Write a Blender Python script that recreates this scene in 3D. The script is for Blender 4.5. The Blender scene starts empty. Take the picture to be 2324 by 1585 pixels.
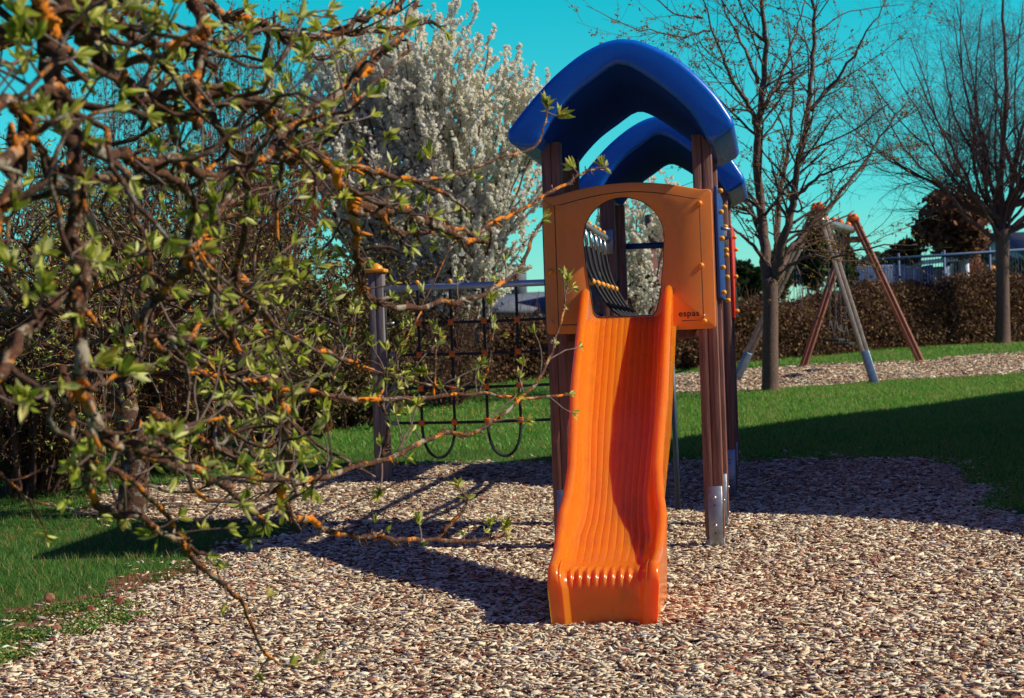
import bpy, bmesh, math, random
import numpy as np
from mathutils import Vector, Matrix

R = math.radians
scene = bpy.context.scene
COL = scene.collection
rng = np.random.default_rng(7)
random.seed(7)

# ------------------------------------------------------------------ camera
W0, H0 = 2324.0, 1585.0            # measuring frame of the photograph
F = 4000.0                         # focal length in that frame's pixels
ROLL = R(2.04)
ZC = 1.25
cr, sr = math.cos(ROLL), math.sin(ROLL)
cam_d = bpy.data.cameras.new("camera")
cam = bpy.data.objects.new("camera", cam_d)
COL.objects.link(cam)
cam.matrix_world = Matrix(((cr, sr, 0, 0), (0, 0, -1, 0), (-sr, cr, 0, ZC), (0, 0, 0, 1)))
cam_d.sensor_width = 36.0
cam_d.lens = F / W0 * 36.0
cam_d.clip_start = 0.05
cam_d.clip_end = 2000
cam_d.dof.use_dof = True
cam_d.dof.focus_distance = 9.6
cam_d.dof.aperture_fstop = 6.0
scene.camera = cam

# ------------------------------------------------------------------ light
SUN_EL = R(39.0)
SH = Vector((1.0, -0.20)).normalized()
TO_SUN = Vector((SH.x * math.cos(SUN_EL), SH.y * math.cos(SUN_EL), math.sin(SUN_EL)))
sun_d = bpy.data.lights.new("sun", 'SUN')
sun_d.energy = 5.0
sun_d.angle = R(0.5)
sun_d.color = (1.0, 0.93, 0.80)
sun = bpy.data.objects.new("sun", sun_d)
COL.objects.link(sun)
sun.rotation_euler = TO_SUN.to_track_quat('Z', 'Y').to_euler()
sun.location = (30, -6, 25)

world = bpy.data.worlds.new("World")
scene.world = world
world.use_nodes = True
wn, wl = world.node_tree.nodes, world.node_tree.links
wn.clear()
sky = wn.new('ShaderNodeTexSky')
sky.sky_type = 'NISHITA'
sky.sun_disc = False
sky.sun_elevation = SUN_EL
sky.sun_rotation = math.atan2(SH.x, SH.y)
sky.air_density = 1.0
sky.dust_density = 0.3
tc = wn.new('ShaderNodeTexCoord')
sep = wn.new('ShaderNodeSeparateXYZ')
wl.new(tc.outputs['Generated'], sep.inputs[0])
ramp = wn.new('ShaderNodeValToRGB')
wl.new(sep.outputs['Z'], ramp.inputs[0])
els = ramp.color_ramp.elements
els[0].position = 0.0
els[0].color = (0.60, 0.98, 0.98, 1)
els[1].position = 1.0
els[1].color = (0.22, 0.22, 0.60, 1)
for p, c in ((0.08, (0.20, 1.0, 0.98, 1)), (0.20, (0.03, 1.06, 0.95, 1)), (0.30, (0.22, 0.24, 0.60, 1))):
    e = els.new(p)
    e.color = c
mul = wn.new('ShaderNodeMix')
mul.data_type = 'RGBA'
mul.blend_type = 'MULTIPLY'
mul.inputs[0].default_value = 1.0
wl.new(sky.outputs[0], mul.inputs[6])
# the teal lies low over the horizon ahead; behind the camera and overhead an added darker blue tint cuts the teal fill
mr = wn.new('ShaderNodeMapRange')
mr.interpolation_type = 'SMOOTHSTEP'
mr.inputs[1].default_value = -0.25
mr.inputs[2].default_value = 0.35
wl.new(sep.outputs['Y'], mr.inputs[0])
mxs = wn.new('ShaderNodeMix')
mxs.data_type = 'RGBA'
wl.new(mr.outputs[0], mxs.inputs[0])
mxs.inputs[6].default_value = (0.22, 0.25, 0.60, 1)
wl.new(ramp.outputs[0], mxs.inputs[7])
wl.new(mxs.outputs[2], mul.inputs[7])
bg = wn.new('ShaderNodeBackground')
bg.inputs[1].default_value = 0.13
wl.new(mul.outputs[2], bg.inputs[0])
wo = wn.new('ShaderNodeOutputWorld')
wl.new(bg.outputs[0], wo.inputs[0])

scene.view_settings.view_transform = 'Standard'
scene.view_settings.look = 'None'
scene.view_settings.exposure = 0.0
scene.view_settings.gamma = 1.0
scene.render.engine = 'CYCLES'
scene.cycles.max_bounces = 14
scene.cycles.diffuse_bounces = 12
scene.cycles.glossy_bounces = 3
scene.cycles.transmission_bounces = 8
scene.cycles.sample_clamp_indirect = 6.0

# ------------------------------------------------------------------ projection helpers
def ray(px, py):
    dx, dy = px - W0 / 2, py - H0 / 2
    return (dx * cr - dy * sr) / F, (dx * sr + dy * cr) / F

def at(px, py, Y):
    a, b = ray(px, py)
    return np.array((a * Y, Y, ZC - b * Y))

def proj(p):
    xp, yp = p[0] / p[1] * F, (ZC - p[2]) / p[1] * F
    return W0 / 2 + xp * cr + yp * sr, H0 / 2 - xp * sr + yp * cr

def gz(X, Y):
    """height of the ground: a gentle slope rising away from the camera, with a dip behind the tower"""
    X = np.asarray(X, float); Y = np.asarray(Y, float)
    z = 0.045 * (np.minimum(Y, 33.0) - 10.81)
    z = z - 0.19 * np.exp(-((X - 1.9) / 1.7) ** 2 - ((Y - 14.2) / 1.9) ** 2)
    z = z + 0.012 * np.sin(1.3 * X + 0.7 * Y) * np.cos(0.9 * Y - 0.4 * X)
    return z

def ground_at(px, py):
    a, b = ray(px, py)
    lo, hi = 1.5, 200.0
    ys = np.concatenate((np.arange(3, 40, 0.05), np.arange(40, 200, 0.5)))
    d = (ZC - b * ys) - gz(a * ys, ys)
    k = np.argmax(d < 0) if (d < 0).any() else len(ys) - 1
    Y = ys[k]
    return np.array((a * Y, Y, float(gz(a * Y, Y))))

def inpoly(px, py, poly):
    px = np.asarray(px, float); py = np.asarray(py, float)
    ins = np.zeros(px.shape, bool)
    n = len(poly)
    for i in range(n):
        x1, y1 = poly[i][0], poly[i][1]
        x2, y2 = poly[(i + 1) % n][0], poly[(i + 1) % n][1]
        c = ((y1 > py) != (y2 > py))
        with np.errstate(divide='ignore', invalid='ignore'):
            xi = (x2 - x1) * (py - y1) / ((y2 - y1) if y2 != y1 else 1e-12) + x1
        ins ^= c & (px < xi)
    return ins

# ------------------------------------------------------------------ mesh helpers
class MB:
    def __init__(self):
        self.V, self.F, self.n = [], {}, 0

    def add(self, V, F):
        V = np.asarray(V, float).reshape(-1, 3)
        for f in (F if isinstance(F, (list, tuple)) and len(F) and isinstance(F[0], np.ndarray) and F[0].ndim == 2 else None) or self._group(F):
            self.F.setdefault(f.shape[1], []).append(f + self.n)
        self.V.append(V)
        self.n += len(V)

    @staticmethod
    def _group(F):
        if isinstance(F, np.ndarray):
            return [F]
        g = {}
        for f in F:
            g.setdefault(len(f), []).append(f)
        return [np.array(v, int) for v in g.values()]

    def scatter(self, TV, TF, M, L):
        """copies of a template: M (n,3,3), L (n,3)"""
        TV = np.asarray(TV, float)
        TF = np.asarray(TF, int)
        n, k = len(L), len(TV)
        V = np.einsum('nij,kj->nki', M, TV) + L[:, None, :]
        Fa = TF[None, :, :] + (np.arange(n) * k)[:, None, None]
        self.add(V.reshape(-1, 3), Fa.reshape(-1, TF.shape[1]))

    def tube(self, P, r, sides=8, caps=True):
        P = np.asarray(P, float)
        n = len(P)
        r = np.broadcast_to(np.asarray(r, float), (n,)) if np.ndim(r) < 2 else np.asarray(r, float)
        T = np.gradient(P, axis=0)
        T /= np.linalg.norm(T, axis=1)[:, None] + 1e-12
        u = np.cross(T[0], (0, 0, 1.0))
        if np.linalg.norm(u) < 0.1:
            u = np.cross(T[0], (1.0, 0, 0))
        u /= np.linalg.norm(u)
        U = np.empty((n, 3))
        for i in range(n):
            u = u - T[i] * np.dot(u, T[i])
            u /= np.linalg.norm(u) + 1e-12
            U[i] = u
        B = np.cross(T, U)
        a = np.arange(sides) * (2 * math.pi / sides)
        rr = r[:, None] if r.ndim == 1 else r
        V = P[:, None, :] + rr[..., None] * (np.cos(a)[None, :, None] * U[:, None, :] + np.sin(a)[None, :, None] * B[:, None, :])
        i = np.arange(n - 1)[:, None] * sides
        j = np.arange(sides)[None, :]
        j2 = (j + 1) % sides
        q = np.stack((i + j, i + j2, i + sides + j2, i + sides + j), -1).reshape(-1, 4)
        fs = [q]
        if caps and sides > 2:
            fs.append(np.arange(sides)[::-1][None, :].copy())
            fs.append((np.arange(sides) + (n - 1) * sides)[None, :])
        self.add(V.reshape(-1, 3), fs)

    def box(self, c, s, rot=None):
        c = np.asarray(c, float); s = np.asarray(s, float) / 2
        V = np.array([(x, y, z) for x in (-1, 1) for y in (-1, 1) for z in (-1, 1)], float) * s
        if rot is not None:
            V = V @ np.array(rot).T
        self.add(V + c, np.array([(0, 1, 3, 2), (4, 6, 7, 5), (0, 4, 5, 1), (2, 3, 7, 6), (0, 2, 6, 4), (1, 5, 7, 3)]))

    def ball(self, c, r, seg=12, rings=8, sc=(1, 1, 1)):
        V, Fq = [], []
        for i in range(1, rings):
            t = math.pi * i / rings
            for j in range(seg):
                p = 2 * math.pi * j / seg
                V.append((math.sin(t) * math.cos(p), math.sin(t) * math.sin(p), math.cos(t)))
        V += [(0, 0, 1), (0, 0, -1)]
        for i in range(rings - 2):
            for j in range(seg):
                Fq.append((i * seg + j, (i + 1) * seg + j, (i + 1) * seg + (j + 1) % seg, i * seg + (j + 1) % seg))
        T = len(V) - 2
        for j in range(seg):
            Fq.append((T, j, (j + 1) % seg))
            Fq.append((T + 1, (rings - 2) * seg + (j + 1) % seg, (rings - 2) * seg + j))
        self.add(np.array(V) * r * np.array(sc) + np.asarray(c, float), Fq)

    def build(self, name, m, parent=None, smooth=False, bevel=0.0, seg=2, angle=40):
        me = bpy.data.meshes.new(name)
        V = np.concatenate(self.V) if self.V else np.zeros((0, 3))
        starts, loops, s = [], [], 0
        for k, lst in self.F.items():
            a = np.concatenate(lst)
            loops.append(a.reshape(-1))
            starts.append(s + np.arange(len(a)) * k)
            s += a.size
        loops = np.concatenate(loops); starts = np.concatenate(starts)
        me.vertices.add(len(V)); me.vertices.foreach_set('co', V.reshape(-1))
        me.loops.add(len(loops)); me.loops.foreach_set('vertex_index', loops.astype(np.int32))
        me.polygons.add(len(starts)); me.polygons.foreach_set('loop_start', starts.astype(np.int32))
        me.update(calc_edges=True)
        me.validate()
        if bevel:
            bm = bmesh.new(); bm.from_mesh(me)
            bmesh.ops.remove_doubles(bm, verts=bm.verts, dist=1e-5)
            bmesh.ops.recalc_face_normals(bm, faces=bm.faces)
            ed = [e for e in bm.edges if len(e.link_faces) == 2 and e.calc_face_angle(0) > R(angle)]
            bmesh.ops.bevel(bm, geom=ed, offset=bevel, segments=seg, profile=0.5, affect='EDGES', clamp_overlap=True)
            bm.to_mesh(me); bm.free()
        if smooth:
            me.shade_smooth()
        me.materials.append(m)
        o = bpy.data.objects.new(name, me)
        COL.objects.link(o)
        if parent is not None:
            o.parent = parent
        return o

def tag(o, label=None, cat=None, group=None, kind=None):
    if label: o['label'] = label
    if cat: o['category'] = cat
    if group: o['group'] = group
    if kind: o['kind'] = kind
    return o

def empty(name, loc, rz=0.0):
    o = bpy.data.objects.new(name, None)
    COL.objects.link(o)
    o.empty_display_size = 0.1
    o.location = loc
    o.rotation_euler = (0, 0, rz)
    return o

def copy_tree(o, parent=None):
    c = o.copy()
    COL.objects.link(c)
    if parent is not None:
        c.parent = parent
    for ch in [x for x in bpy.data.objects if x.parent == o]:
        copy_tree(ch, c)
    return c

def smooth_path(pts, n):
    """Catmull-Rom through pts, n samples per span"""
    P = np.asarray(pts, float)
    P = np.vstack((2 * P[0] - P[1], P, 2 * P[-1] - P[-2]))
    out = []
    for i in range(1, len(P) - 2):
        t = np.linspace(0, 1, n, endpoint=False)[:, None]
        a, b, c, d = P[i - 1], P[i], P[i + 1], P[i + 2]
        out.append(0.5 * (2 * b + (c - a) * t + (2 * a - 5 * b + 4 * c - d) * t ** 2 + (3 * b - a - 3 * c + d) * t ** 3))
    out.append(P[-2][None, :])
    return np.vstack(out)

# ------------------------------------------------------------------ materials
def new_mat(name):
    m = bpy.data.materials.new(name)
    m.use_nodes = True
    nt = m.node_tree
    b = nt.nodes['Principled BSDF']
    return m, nt, nt.nodes, nt.links, b

def ramp_node(nd, stops, interp='LINEAR'):
    r_ = nd.new('ShaderNodeValToRGB')
    r_.color_ramp.interpolation = interp
    e = r_.color_ramp.elements
    e[0].position, e[0].color = stops[0][0], (*stops[0][1], 1)
    e[1].position, e[1].color = stops[-1][0], (*stops[-1][1], 1)
    for p, c in stops[1:-1]:
        x = e.new(p); x.color = (*c, 1)
    return r_

def noise_node(nd, lk, scale, detail=4, rough=0.55, vec=None, stretch=None):
    n = nd.new('ShaderNodeTexNoise')
    n.inputs['Scale'].default_value = scale
    n.inputs['Detail'].default_value = detail
    n.inputs['Roughness'].default_value = rough
    t = nd.new('ShaderNodeTexCoord')
    src = t.outputs['Object']
    if stretch:
        mp = nd.new('ShaderNodeMapping')
        mp.inputs['Scale'].default_value = stretch
        lk.new(src, mp.inputs[0]); src = mp.outputs[0]
    lk.new(src, n.inputs['Vector'])
    return n

def mat(name, c1, c2=None, scale=6.0, rough=0.6, bump=0.0, bscale=None, metal=0.0, stretch=None, spec=0.5, lo=0.35, hi=0.65):
    m, nt, nd, lk, b = new_mat(name)
    b.inputs['Roughness'].default_value = rough
    b.inputs['Metallic'].default_value = metal
    b.inputs['Specular IOR Level'].default_value = spec
    c2 = c2 or tuple(x * 0.8 for x in c1)
    n = noise_node(nd, lk, scale, stretch=stretch)
    rp = ramp_node(nd, [(lo, c1), (hi, c2)])
    lk.new(n.outputs['Fac'], rp.inputs[0])
    lk.new(rp.outputs[0], b.inputs['Base Color'])
    if bump:
        n2 = noise_node(nd, lk, bscale or scale * 4, stretch=stretch)
        bp = nd.new('ShaderNodeBump')
        bp.inputs['Strength'].default_value = bump
        bp.inputs['Distance'].default_value = 0.01
        lk.new(n2.outputs['Fac'], bp.inputs['Height'])
        lk.new(bp.outputs[0], b.inputs['Normal'])
    return m

def island_mat(name, stops, rough=0.8, trans=0.0, interp='LINEAR', spec=0.3, patch=None):
    """colour picked per loose piece (leaf, chip, blade)"""
    m, nt, nd, lk, b = new_mat(name)
    b.inputs['Roughness'].default_value = rough
    b.inputs['Specular IOR Level'].default_value = spec
    g = nd.new('ShaderNodeNewGeometry')
    rp = ramp_node(nd, stops, interp)
    fac = g.outputs['Random Per Island']
    if patch:
        n = noise_node(nd, lk, patch[0], detail=3)
        mm = nd.new('ShaderNodeMath'); mm.operation = 'MULTIPLY_ADD'
        mm.inputs[1].default_value = patch[1]
        lk.new(n.outputs['Fac'], mm.inputs[0])
        m2 = nd.new('ShaderNodeMath'); m2.operation = 'SUBTRACT'; m2.use_clamp = True
        lk.new(fac, mm.inputs[2])
        lk.new(mm.outputs[0], m2.inputs[0]); m2.inputs[1].default_value = patch[1] * 0.5
        fac = m2.outputs[0]
    lk.new(fac, rp.inputs[0])
    lk.new(rp.outputs[0], b.inputs['Base Color'])
    if trans:
        out = [x for x in nd if x.type == 'OUTPUT_MATERIAL'][0]
        t = nd.new('ShaderNodeBsdfTranslucent')
        lk.new(rp.outputs[0], t.inputs[0])
        mx = nd.new('ShaderNodeMixShader')
        mx.inputs[0].default_value = trans
        lk.new(b.outputs[0], mx.inputs[1]); lk.new(t.outputs[0], mx.inputs[2])
        lk.new(mx.outputs[0], out.inputs[0])
    return m

def bark_mat(name, dark, light, orange=None, oamt=0.62, grey=None):
    m, nt, nd, lk, b = new_mat(name)
    b.inputs['Roughness'].default_value = 0.9
    b.inputs['Specular IOR Level'].default_value = 0.2
    n = noise_node(nd, lk, 60, 5, 0.7)
    rp = ramp_node(nd, [(0.3, dark), (0.7, light)])
    lk.new(n.outputs['Fac'], rp.inputs[0])
    col = rp.outputs[0]
    def over(col, c, scale, thr, fine):
        nn = noise_node(nd, lk, scale, 3, 0.5)
        nf = noise_node(nd, lk, fine, 4, 0.75)
        ma = nd.new('ShaderNodeMath'); ma.operation = 'MULTIPLY_ADD'
        lk.new(nf.outputs['Fac'], ma.inputs[0]); ma.inputs[1].default_value = 0.6
        lk.new(nn.outputs['Fac'], ma.inputs[2])
        r2 = ramp_node(nd, [(thr, (0, 0, 0)), (thr + 0.045, (1, 1, 1))])
        lk.new(ma.outputs[0], r2.inputs[0])
        mx = nd.new('ShaderNodeMix'); mx.data_type = 'RGBA'
        lk.new(r2.outputs[0], mx.inputs[0]); lk.new(col, mx.inputs[6]); mx.inputs[7].default_value = (*c, 1)
        return mx.outputs[2]
    if grey:
        col = over(col, grey, 17, 0.875, 140)
    if orange:
        col = over(col, orange, 11, oamt + 0.315, 110)
    lk.new(col, b.inputs['Base Color'])
    bp = nd.new('ShaderNodeBump')
    bp.inputs['Strength'].default_value = 0.7
    bp.inputs['Distance'].default_value = 0.006
    n3 = noise_node(nd, lk, 130, 4, 0.7)
    lk.new(n3.outputs['Fac'], bp.inputs['Height'])
    lk.new(bp.outputs[0], b.inputs['Normal'])
    return m

def plastic(name, c, rough=0.3, sss=0.0, radius=(0.08, 0.02, 0.004), bump=0.0, dirt=0.35):
    m, nt, nd, lk, b = new_mat(name)
    n = noise_node(nd, lk, 3.0)
    rp = ramp_node(nd, [(0.3, c), (0.75, tuple(x * 0.9 for x in c))])
    lk.new(n.outputs['Fac'], rp.inputs[0])
    # scuffs and grime
    nd1 = noise_node(nd, lk, 9.0, 8, 0.75, stretch=(1, 0.35, 0.35))
    gr = ramp_node(nd, [(0.50, (0, 0, 0)), (0.72, (dirt, dirt, dirt))])
    lk.new(nd1.outputs['Fac'], gr.inputs[0])
    nd2 = noise_node(nd, lk, 70.0, 3, 0.6)
    sp_ = ramp_node(nd, [(0.70, (0, 0, 0)), (0.76, (dirt * 1.3,) * 3)])
    lk.new(nd2.outputs['Fac'], sp_.inputs[0])
    ad = nd.new('ShaderNodeMath'); ad.operation = 'ADD'; ad.use_clamp = True
    lk.new(gr.outputs[0], ad.inputs[0]); lk.new(sp_.outputs[0], ad.inputs[1])
    dm = nd.new('ShaderNodeMix'); dm.data_type = 'RGBA'
    lk.new(ad.outputs[0], dm.inputs[0]); lk.new(rp.outputs[0], dm.inputs[6])
    dm.inputs[7].default_value = (c[0] * 0.45 + 0.03, c[1] * 0.45 + 0.025, c[2] * 0.4 + 0.02, 1)
    lk.new(dm.outputs[2], b.inputs['Base Color'])
    n2 = noise_node(nd, lk, 40.0, 6, 0.7)
    rr = ramp_node(nd, [(0.35, (rough * 0.8,) * 3), (0.7, (min(1, rough * 1.5),) * 3)])
    lk.new(n2.outputs['Fac'], rr.inputs[0])
    lk.new(rr.outputs[0], b.inputs['Roughness'])
    if sss:
        b.inputs['Subsurface Weight'].default_value = sss
        b.inputs['Subsurface Radius'].default_value = radius
        b.inputs['Subsurface Scale'].default_value = 1.0
    if bump:
        bp = nd.new('ShaderNodeBump')
        bp.inputs['Strength'].default_value = bump
        bp.inputs['Distance'].default_value = 0.002
        n3 = noise_node(nd, lk, 160, 2)
        lk.new(n3.outputs['Fac'], bp.inputs['Height']); lk.new(bp.outputs[0], b.inputs['Normal'])
    return m

M = {}
M['blue'] = plastic('roof_blue_plastic', (0.001, 0.13, 0.60), 0.28, bump=0.12, dirt=0.08)
M['blueshade'] = mat('roof_blue_plastic_shaded_inside', (0.0015, 0.045, 0.34), (0.0015, 0.04, 0.30), 4, 0.85, 0.1, 60, spec=0.1)  # same plastic as the roof, darkened and dulled to paint in the vault's shade
M['slide'] = plastic('slide_orange_plastic', (0.86, 0.19, 0.010), 0.16, 0.75, (0.22, 0.006, 0.001), dirt=0.5)
M['panel'] = plastic('panel_orange_plastic', (0.95, 0.265, 0.034), 0.40, bump=0.15)
M['red'] = plastic('panel_red_plastic', (0.75, 0.03, 0.008), 0.4)
M['bluepanel'] = plastic('panel_blue_plastic', (0.01, 0.05, 0.22), 0.45)
M['groove'] = plastic('engraved_dark_line', (0.03, 0.012, 0.006), 0.8)
M['cap'] = plastic('yellow_cap_plastic', (0.90, 0.36, 0.02), 0.3)
M['conn'] = plastic('orange_rope_clamp', (0.80, 0.16, 0.01), 0.4)
M['post'] = mat('brown_glued_timber', (0.33, 0.135, 0.092), (0.14, 0.055, 0.040), 7, 0.65, 0.45, 26, stretch=(9, 9, 0.5), lo=0.3, hi=0.7)
M['greypost'] = mat('grey_weathered_timber', (0.24, 0.20, 0.19), (0.13, 0.11, 0.11), 5, 0.8, 0.3, 30, stretch=(9, 9, 0.6))
M['steel'] = mat('galvanised_steel', (0.40, 0.41, 0.41), (0.27, 0.29, 0.30), 14, 0.42, 0.05, 60, metal=0.75)
M['bolt'] = mat('bolt_steel', (0.55, 0.55, 0.55), (0.4, 0.4, 0.4), 20, 0.3, metal=0.8)
M['rope'] = mat('black_steel_rope', (0.010, 0.012, 0.014), (0.02, 0.022, 0.025), 200, 0.7, 0.4, 300)
M['deck'] = mat('dark_platform_boards', (0.06, 0.03, 0.02), (0.035, 0.02, 0.015), 10, 0.8)
M['swingwood'] = mat('pale_grey_swing_timber', (0.42, 0.36, 0.29), (0.26, 0.19, 0.15), 5, 0.75, 0.3, 30, stretch=(9, 9, 0.6))
M['swingred'] = mat('red_brown_swing_timber', (0.34, 0.13, 0.08), (0.22, 0.09, 0.06), 5, 0.75, 0.3, 30, stretch=(9, 9, 0.6))
M['shoeblue'] = mat('blue_grey_steel_shoe', (0.22, 0.32, 0.42), (0.16, 0.24, 0.33), 12, 0.4, metal=0.5)
M['polemetal'] = mat('dull_blue_steel', (0.05, 0.08, 0.13), (0.035, 0.06, 0.10), 8, 0.5, metal=0.3)
M['box'] = mat('dark_blue_grey_box', (0.018, 0.026, 0.045), (0.012, 0.018, 0.03), 6, 0.7)
M['chain'] = mat('dull_chain_steel', (0.12, 0.12, 0.13), (0.08, 0.08, 0.09), 20, 0.6, metal=0.4)
M['black'] = mat('black_rubber', (0.012, 0.012, 0.013), (0.02, 0.02, 0.02), 30, 0.7)
M['bark'] = bark_mat('apple_bark', (0.028, 0.014, 0.009), (0.16, 0.072, 0.040), (0.72, 0.22, 0.014), 0.565, (0.34, 0.29, 0.20))
M['barkfar'] = bark_mat('apple_bark_plain', (0.030, 0.016, 0.011), (0.15, 0.08, 0.05), (0.55, 0.18, 0.014), 0.60, (0.24, 0.22, 0.17))
M['twig'] = mat('apple_twig_bark', (0.11, 0.06, 0.045), (0.22, 0.15, 0.11), 30, 0.8)
M['leaf'] = island_mat('apple_leaf', [(0, (0.12, 0.20, 0.02)), (0.25, (0.34, 0.40, 0.035)), (0.6, (0.62, 0.62, 0.09)), (0.9, (0.78, 0.76, 0.30)), (1, (0.66, 0.42, 0.05))], 0.42, 0.42)
M['barebark'] = bark_mat('grey_brown_bark', (0.06, 0.035, 0.028), (0.26, 0.17, 0.13))
M['reddishtwig'] = mat('red_brown_twigs', (0.15, 0.065, 0.04), (0.085, 0.04, 0.028), 4, 0.85)
M['purpletwig'] = mat('dark_purple_brown_twigs', (0.14, 0.065, 0.055), (0.09, 0.05, 0.055), 4, 0.85)
M['bud'] = island_mat('opening_bud', [(0, (0.16, 0.07, 0.025)), (0.5, (0.42, 0.22, 0.035)), (1, (0.46, 0.32, 0.07))], 0.7, 0.2)
M['blossom'] = island_mat('white_blossom', [(0, (0.84, 0.80, 0.64)), (0.5, (0.93, 0.91, 0.80)), (1, (0.96, 0.95, 0.88))], 0.7, 0.5)
M['chip'] = island_mat('wood_chip', [(0, (0.05, 0.025, 0.02)), (0.10, (0.16, 0.065, 0.04)), (0.22, (0.42, 0.17, 0.095)), (0.31, (0.58, 0.33, 0.19)),
                                     (0.38, (0.72, 0.54, 0.31)), (0.58, (0.83, 0.69, 0.44)), (0.90, (0.89, 0.80, 0.56)), (1, (0.36, 0.32, 0.31))], 0.85, 0.0, patch=(1.2, 0.35))
M['grass'] = island_mat('grass_blade', [(0, (0.09, 0.27, 0.035)), (0.5, (0.19, 0.43, 0.055)), (0.80, (0.27, 0.46, 0.07)), (0.88, (0.42, 0.38, 0.12)), (1, (0.50, 0.30, 0.13))], 0.5, 0.45, patch=(1.6, 0.75))
M['straw'] = island_mat('dry_grass', [(0, (0.20, 0.07, 0.03)), (0.6, (0.32, 0.15, 0.06)), (1, (0.14, 0.16, 0.04))], 0.8, 0.2)
M['flower'] = island_mat('dandelion', [(0, (0.75, 0.28, 0.01)), (1, (0.8, 0.42, 0.02))], 0.7, 0.2)

# ------------------------------------------------------------------ ground: pit and path outlines
PIT_PX = [(-260, 1700), (-120, 1600), (0, 1527), (60, 1490), (110, 1463), (180, 1425), (240, 1392), (290, 1352), (360, 1325), (437, 1298), (470, 1278),
          (560, 1243), (650, 1222), (718, 1204), (640, 1190), (520, 1186), (400, 1188), (300, 1180), (236, 1166), (232, 1145), (300, 1116), (420, 1098), (600, 1086),
          (760, 1075), (900, 1062), (1080, 1053), (1237, 1052), (1560, 1048), (1900, 1042), (2140, 1040), (2175, 1068), (2215, 1120),
          (2265, 1160), (2340, 1200), (2480, 1275), (2650, 1370), (2650, 1800), (-260, 1800)]
PIT = [tuple(ground_at(*p)[:2]) for p in PIT_PX]
PATH_PX = [(1380, 905), (1530, 897), (1700, 890), (1850, 879), (1985, 868), (2150, 858), (2324, 850), (2600, 832),
           (2600, 786), (2450, 796), (2324, 804), (2200, 808), (2090, 820), (1950, 826), (1800, 832), (1650, 842), (1530, 852), (1380, 860)]
PATH = [tuple(ground_at(*p)[:2]) for p in PATH_PX]

def wob(x, y):
    return 0.07 * np.sin(7.1 * x + 1.3 * y) + 0.06 * np.sin(5.3 * y - 9.7 * x) + 0.045 * np.sin(23 * x + 17 * y) + 0.02 * np.sin(61 * x - 43 * y)

def in_pit(x, y):
    return inpoly(x + wob(x, y), y + wob(y, x), PIT) | inpoly(x + wob(x, y), y + 1.5 * wob(y, x), PATH)

def ground_material():
    m, nt, nd, lk, b = new_mat('turf_soil')
    b.inputs['Roughness'].default_value = 0.95
    b.inputs['Specular IOR Level'].default_value = 0.1
    n = noise_node(nd, lk, 1.4, 6, 0.6)
    rp = ramp_node(nd, [(0.3, (0.045, 0.13, 0.018)), (0.5, (0.08, 0.19, 0.028)), (0.62, (0.11, 0.22, 0.04)), (0.74, (0.18, 0.10, 0.05))])
    lk.new(n.outputs['Fac'], rp.inputs[0]); lk.new(rp.outputs[0], b.inputs['Base Color'])
    n2 = noise_node(nd, lk, 60, 4, 0.7)
    bp = nd.new('ShaderNodeBump'); bp.inputs['Strength'].default_value = 1.0; bp.inputs['Distance'].default_value = 0.03
    lk.new(n2.outputs['Fac'], bp.inputs['Height']); lk.new(bp.outputs[0], b.inputs['Normal'])
    return m

def chips_material():
    m, nt, nd, lk, b = new_mat('wood_chip_bed')
    b.inputs['Roughness'].default_value = 0.95
    b.inputs['Specular IOR Level'].default_value = 0.1
    v = nd.new('ShaderNodeTexVoronoi'); v.inputs['Scale'].default_value = 55
    t = nd.new('ShaderNodeTexCoord'); mp = nd.new('ShaderNodeMapping'); mp.inputs['Scale'].default_value = (0.5, 1, 1)
    lk.new(t.outputs['Object'], mp.inputs[0]); lk.new(mp.outputs[0], v.inputs['Vector'])
    rp = ramp_node(nd, [(0, (0.07, 0.04, 0.028)), (0.3, (0.24, 0.11, 0.065)), (0.55, (0.36, 0.25, 0.17)), (0.8, (0.48, 0.39, 0.28)), (1, (0.56, 0.48, 0.36))])
    sx = nd.new('ShaderNodeSeparateColor'); lk.new(v.outputs['Color'], sx.inputs[0])
    lk.new(sx.outputs[0], rp.inputs[0]); lk.new(rp.outputs[0], b.inputs['Base Color'])
    bp = nd.new('ShaderNodeBump'); bp.inputs['Strength'].default_value = 1.0; bp.inputs['Distance'].default_value = 0.02
    lk.new(v.outputs['Distance'], bp.inputs['Height']); lk.new(bp.outputs[0], b.inputs['Normal'])
    return m

def sheet(name, xs, ys, dz, m, keep=None):
    Xg, Yg = np.meshgrid(xs, ys, indexing='ij')
    Zg = gz(Xg, Yg) + dz
    V = np.stack((Xg, Yg, Zg), -1).reshape(-1, 3)
    nx, ny = len(xs), len(ys)
    i, j = np.meshgrid(np.arange(nx - 1), np.arange(ny - 1), indexing='ij')
    q = np.stack((i * ny + j, (i + 1) * ny + j, (i + 1) * ny + j + 1, i * ny + j + 1), -1).reshape(-1, 4)
    if keep is not None:
        c = V[q].mean(1)
        q = q[keep(c[:, 0], c[:, 1])]
        used, inv = np.unique(q, return_inverse=True)
        V, q = V[used], inv.reshape(q.shape)
    b_ = MB(); b_.add(V, q)
    o = b_.build(name, m, smooth=True)
    o['kind'] = 'structure'
    return o

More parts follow.
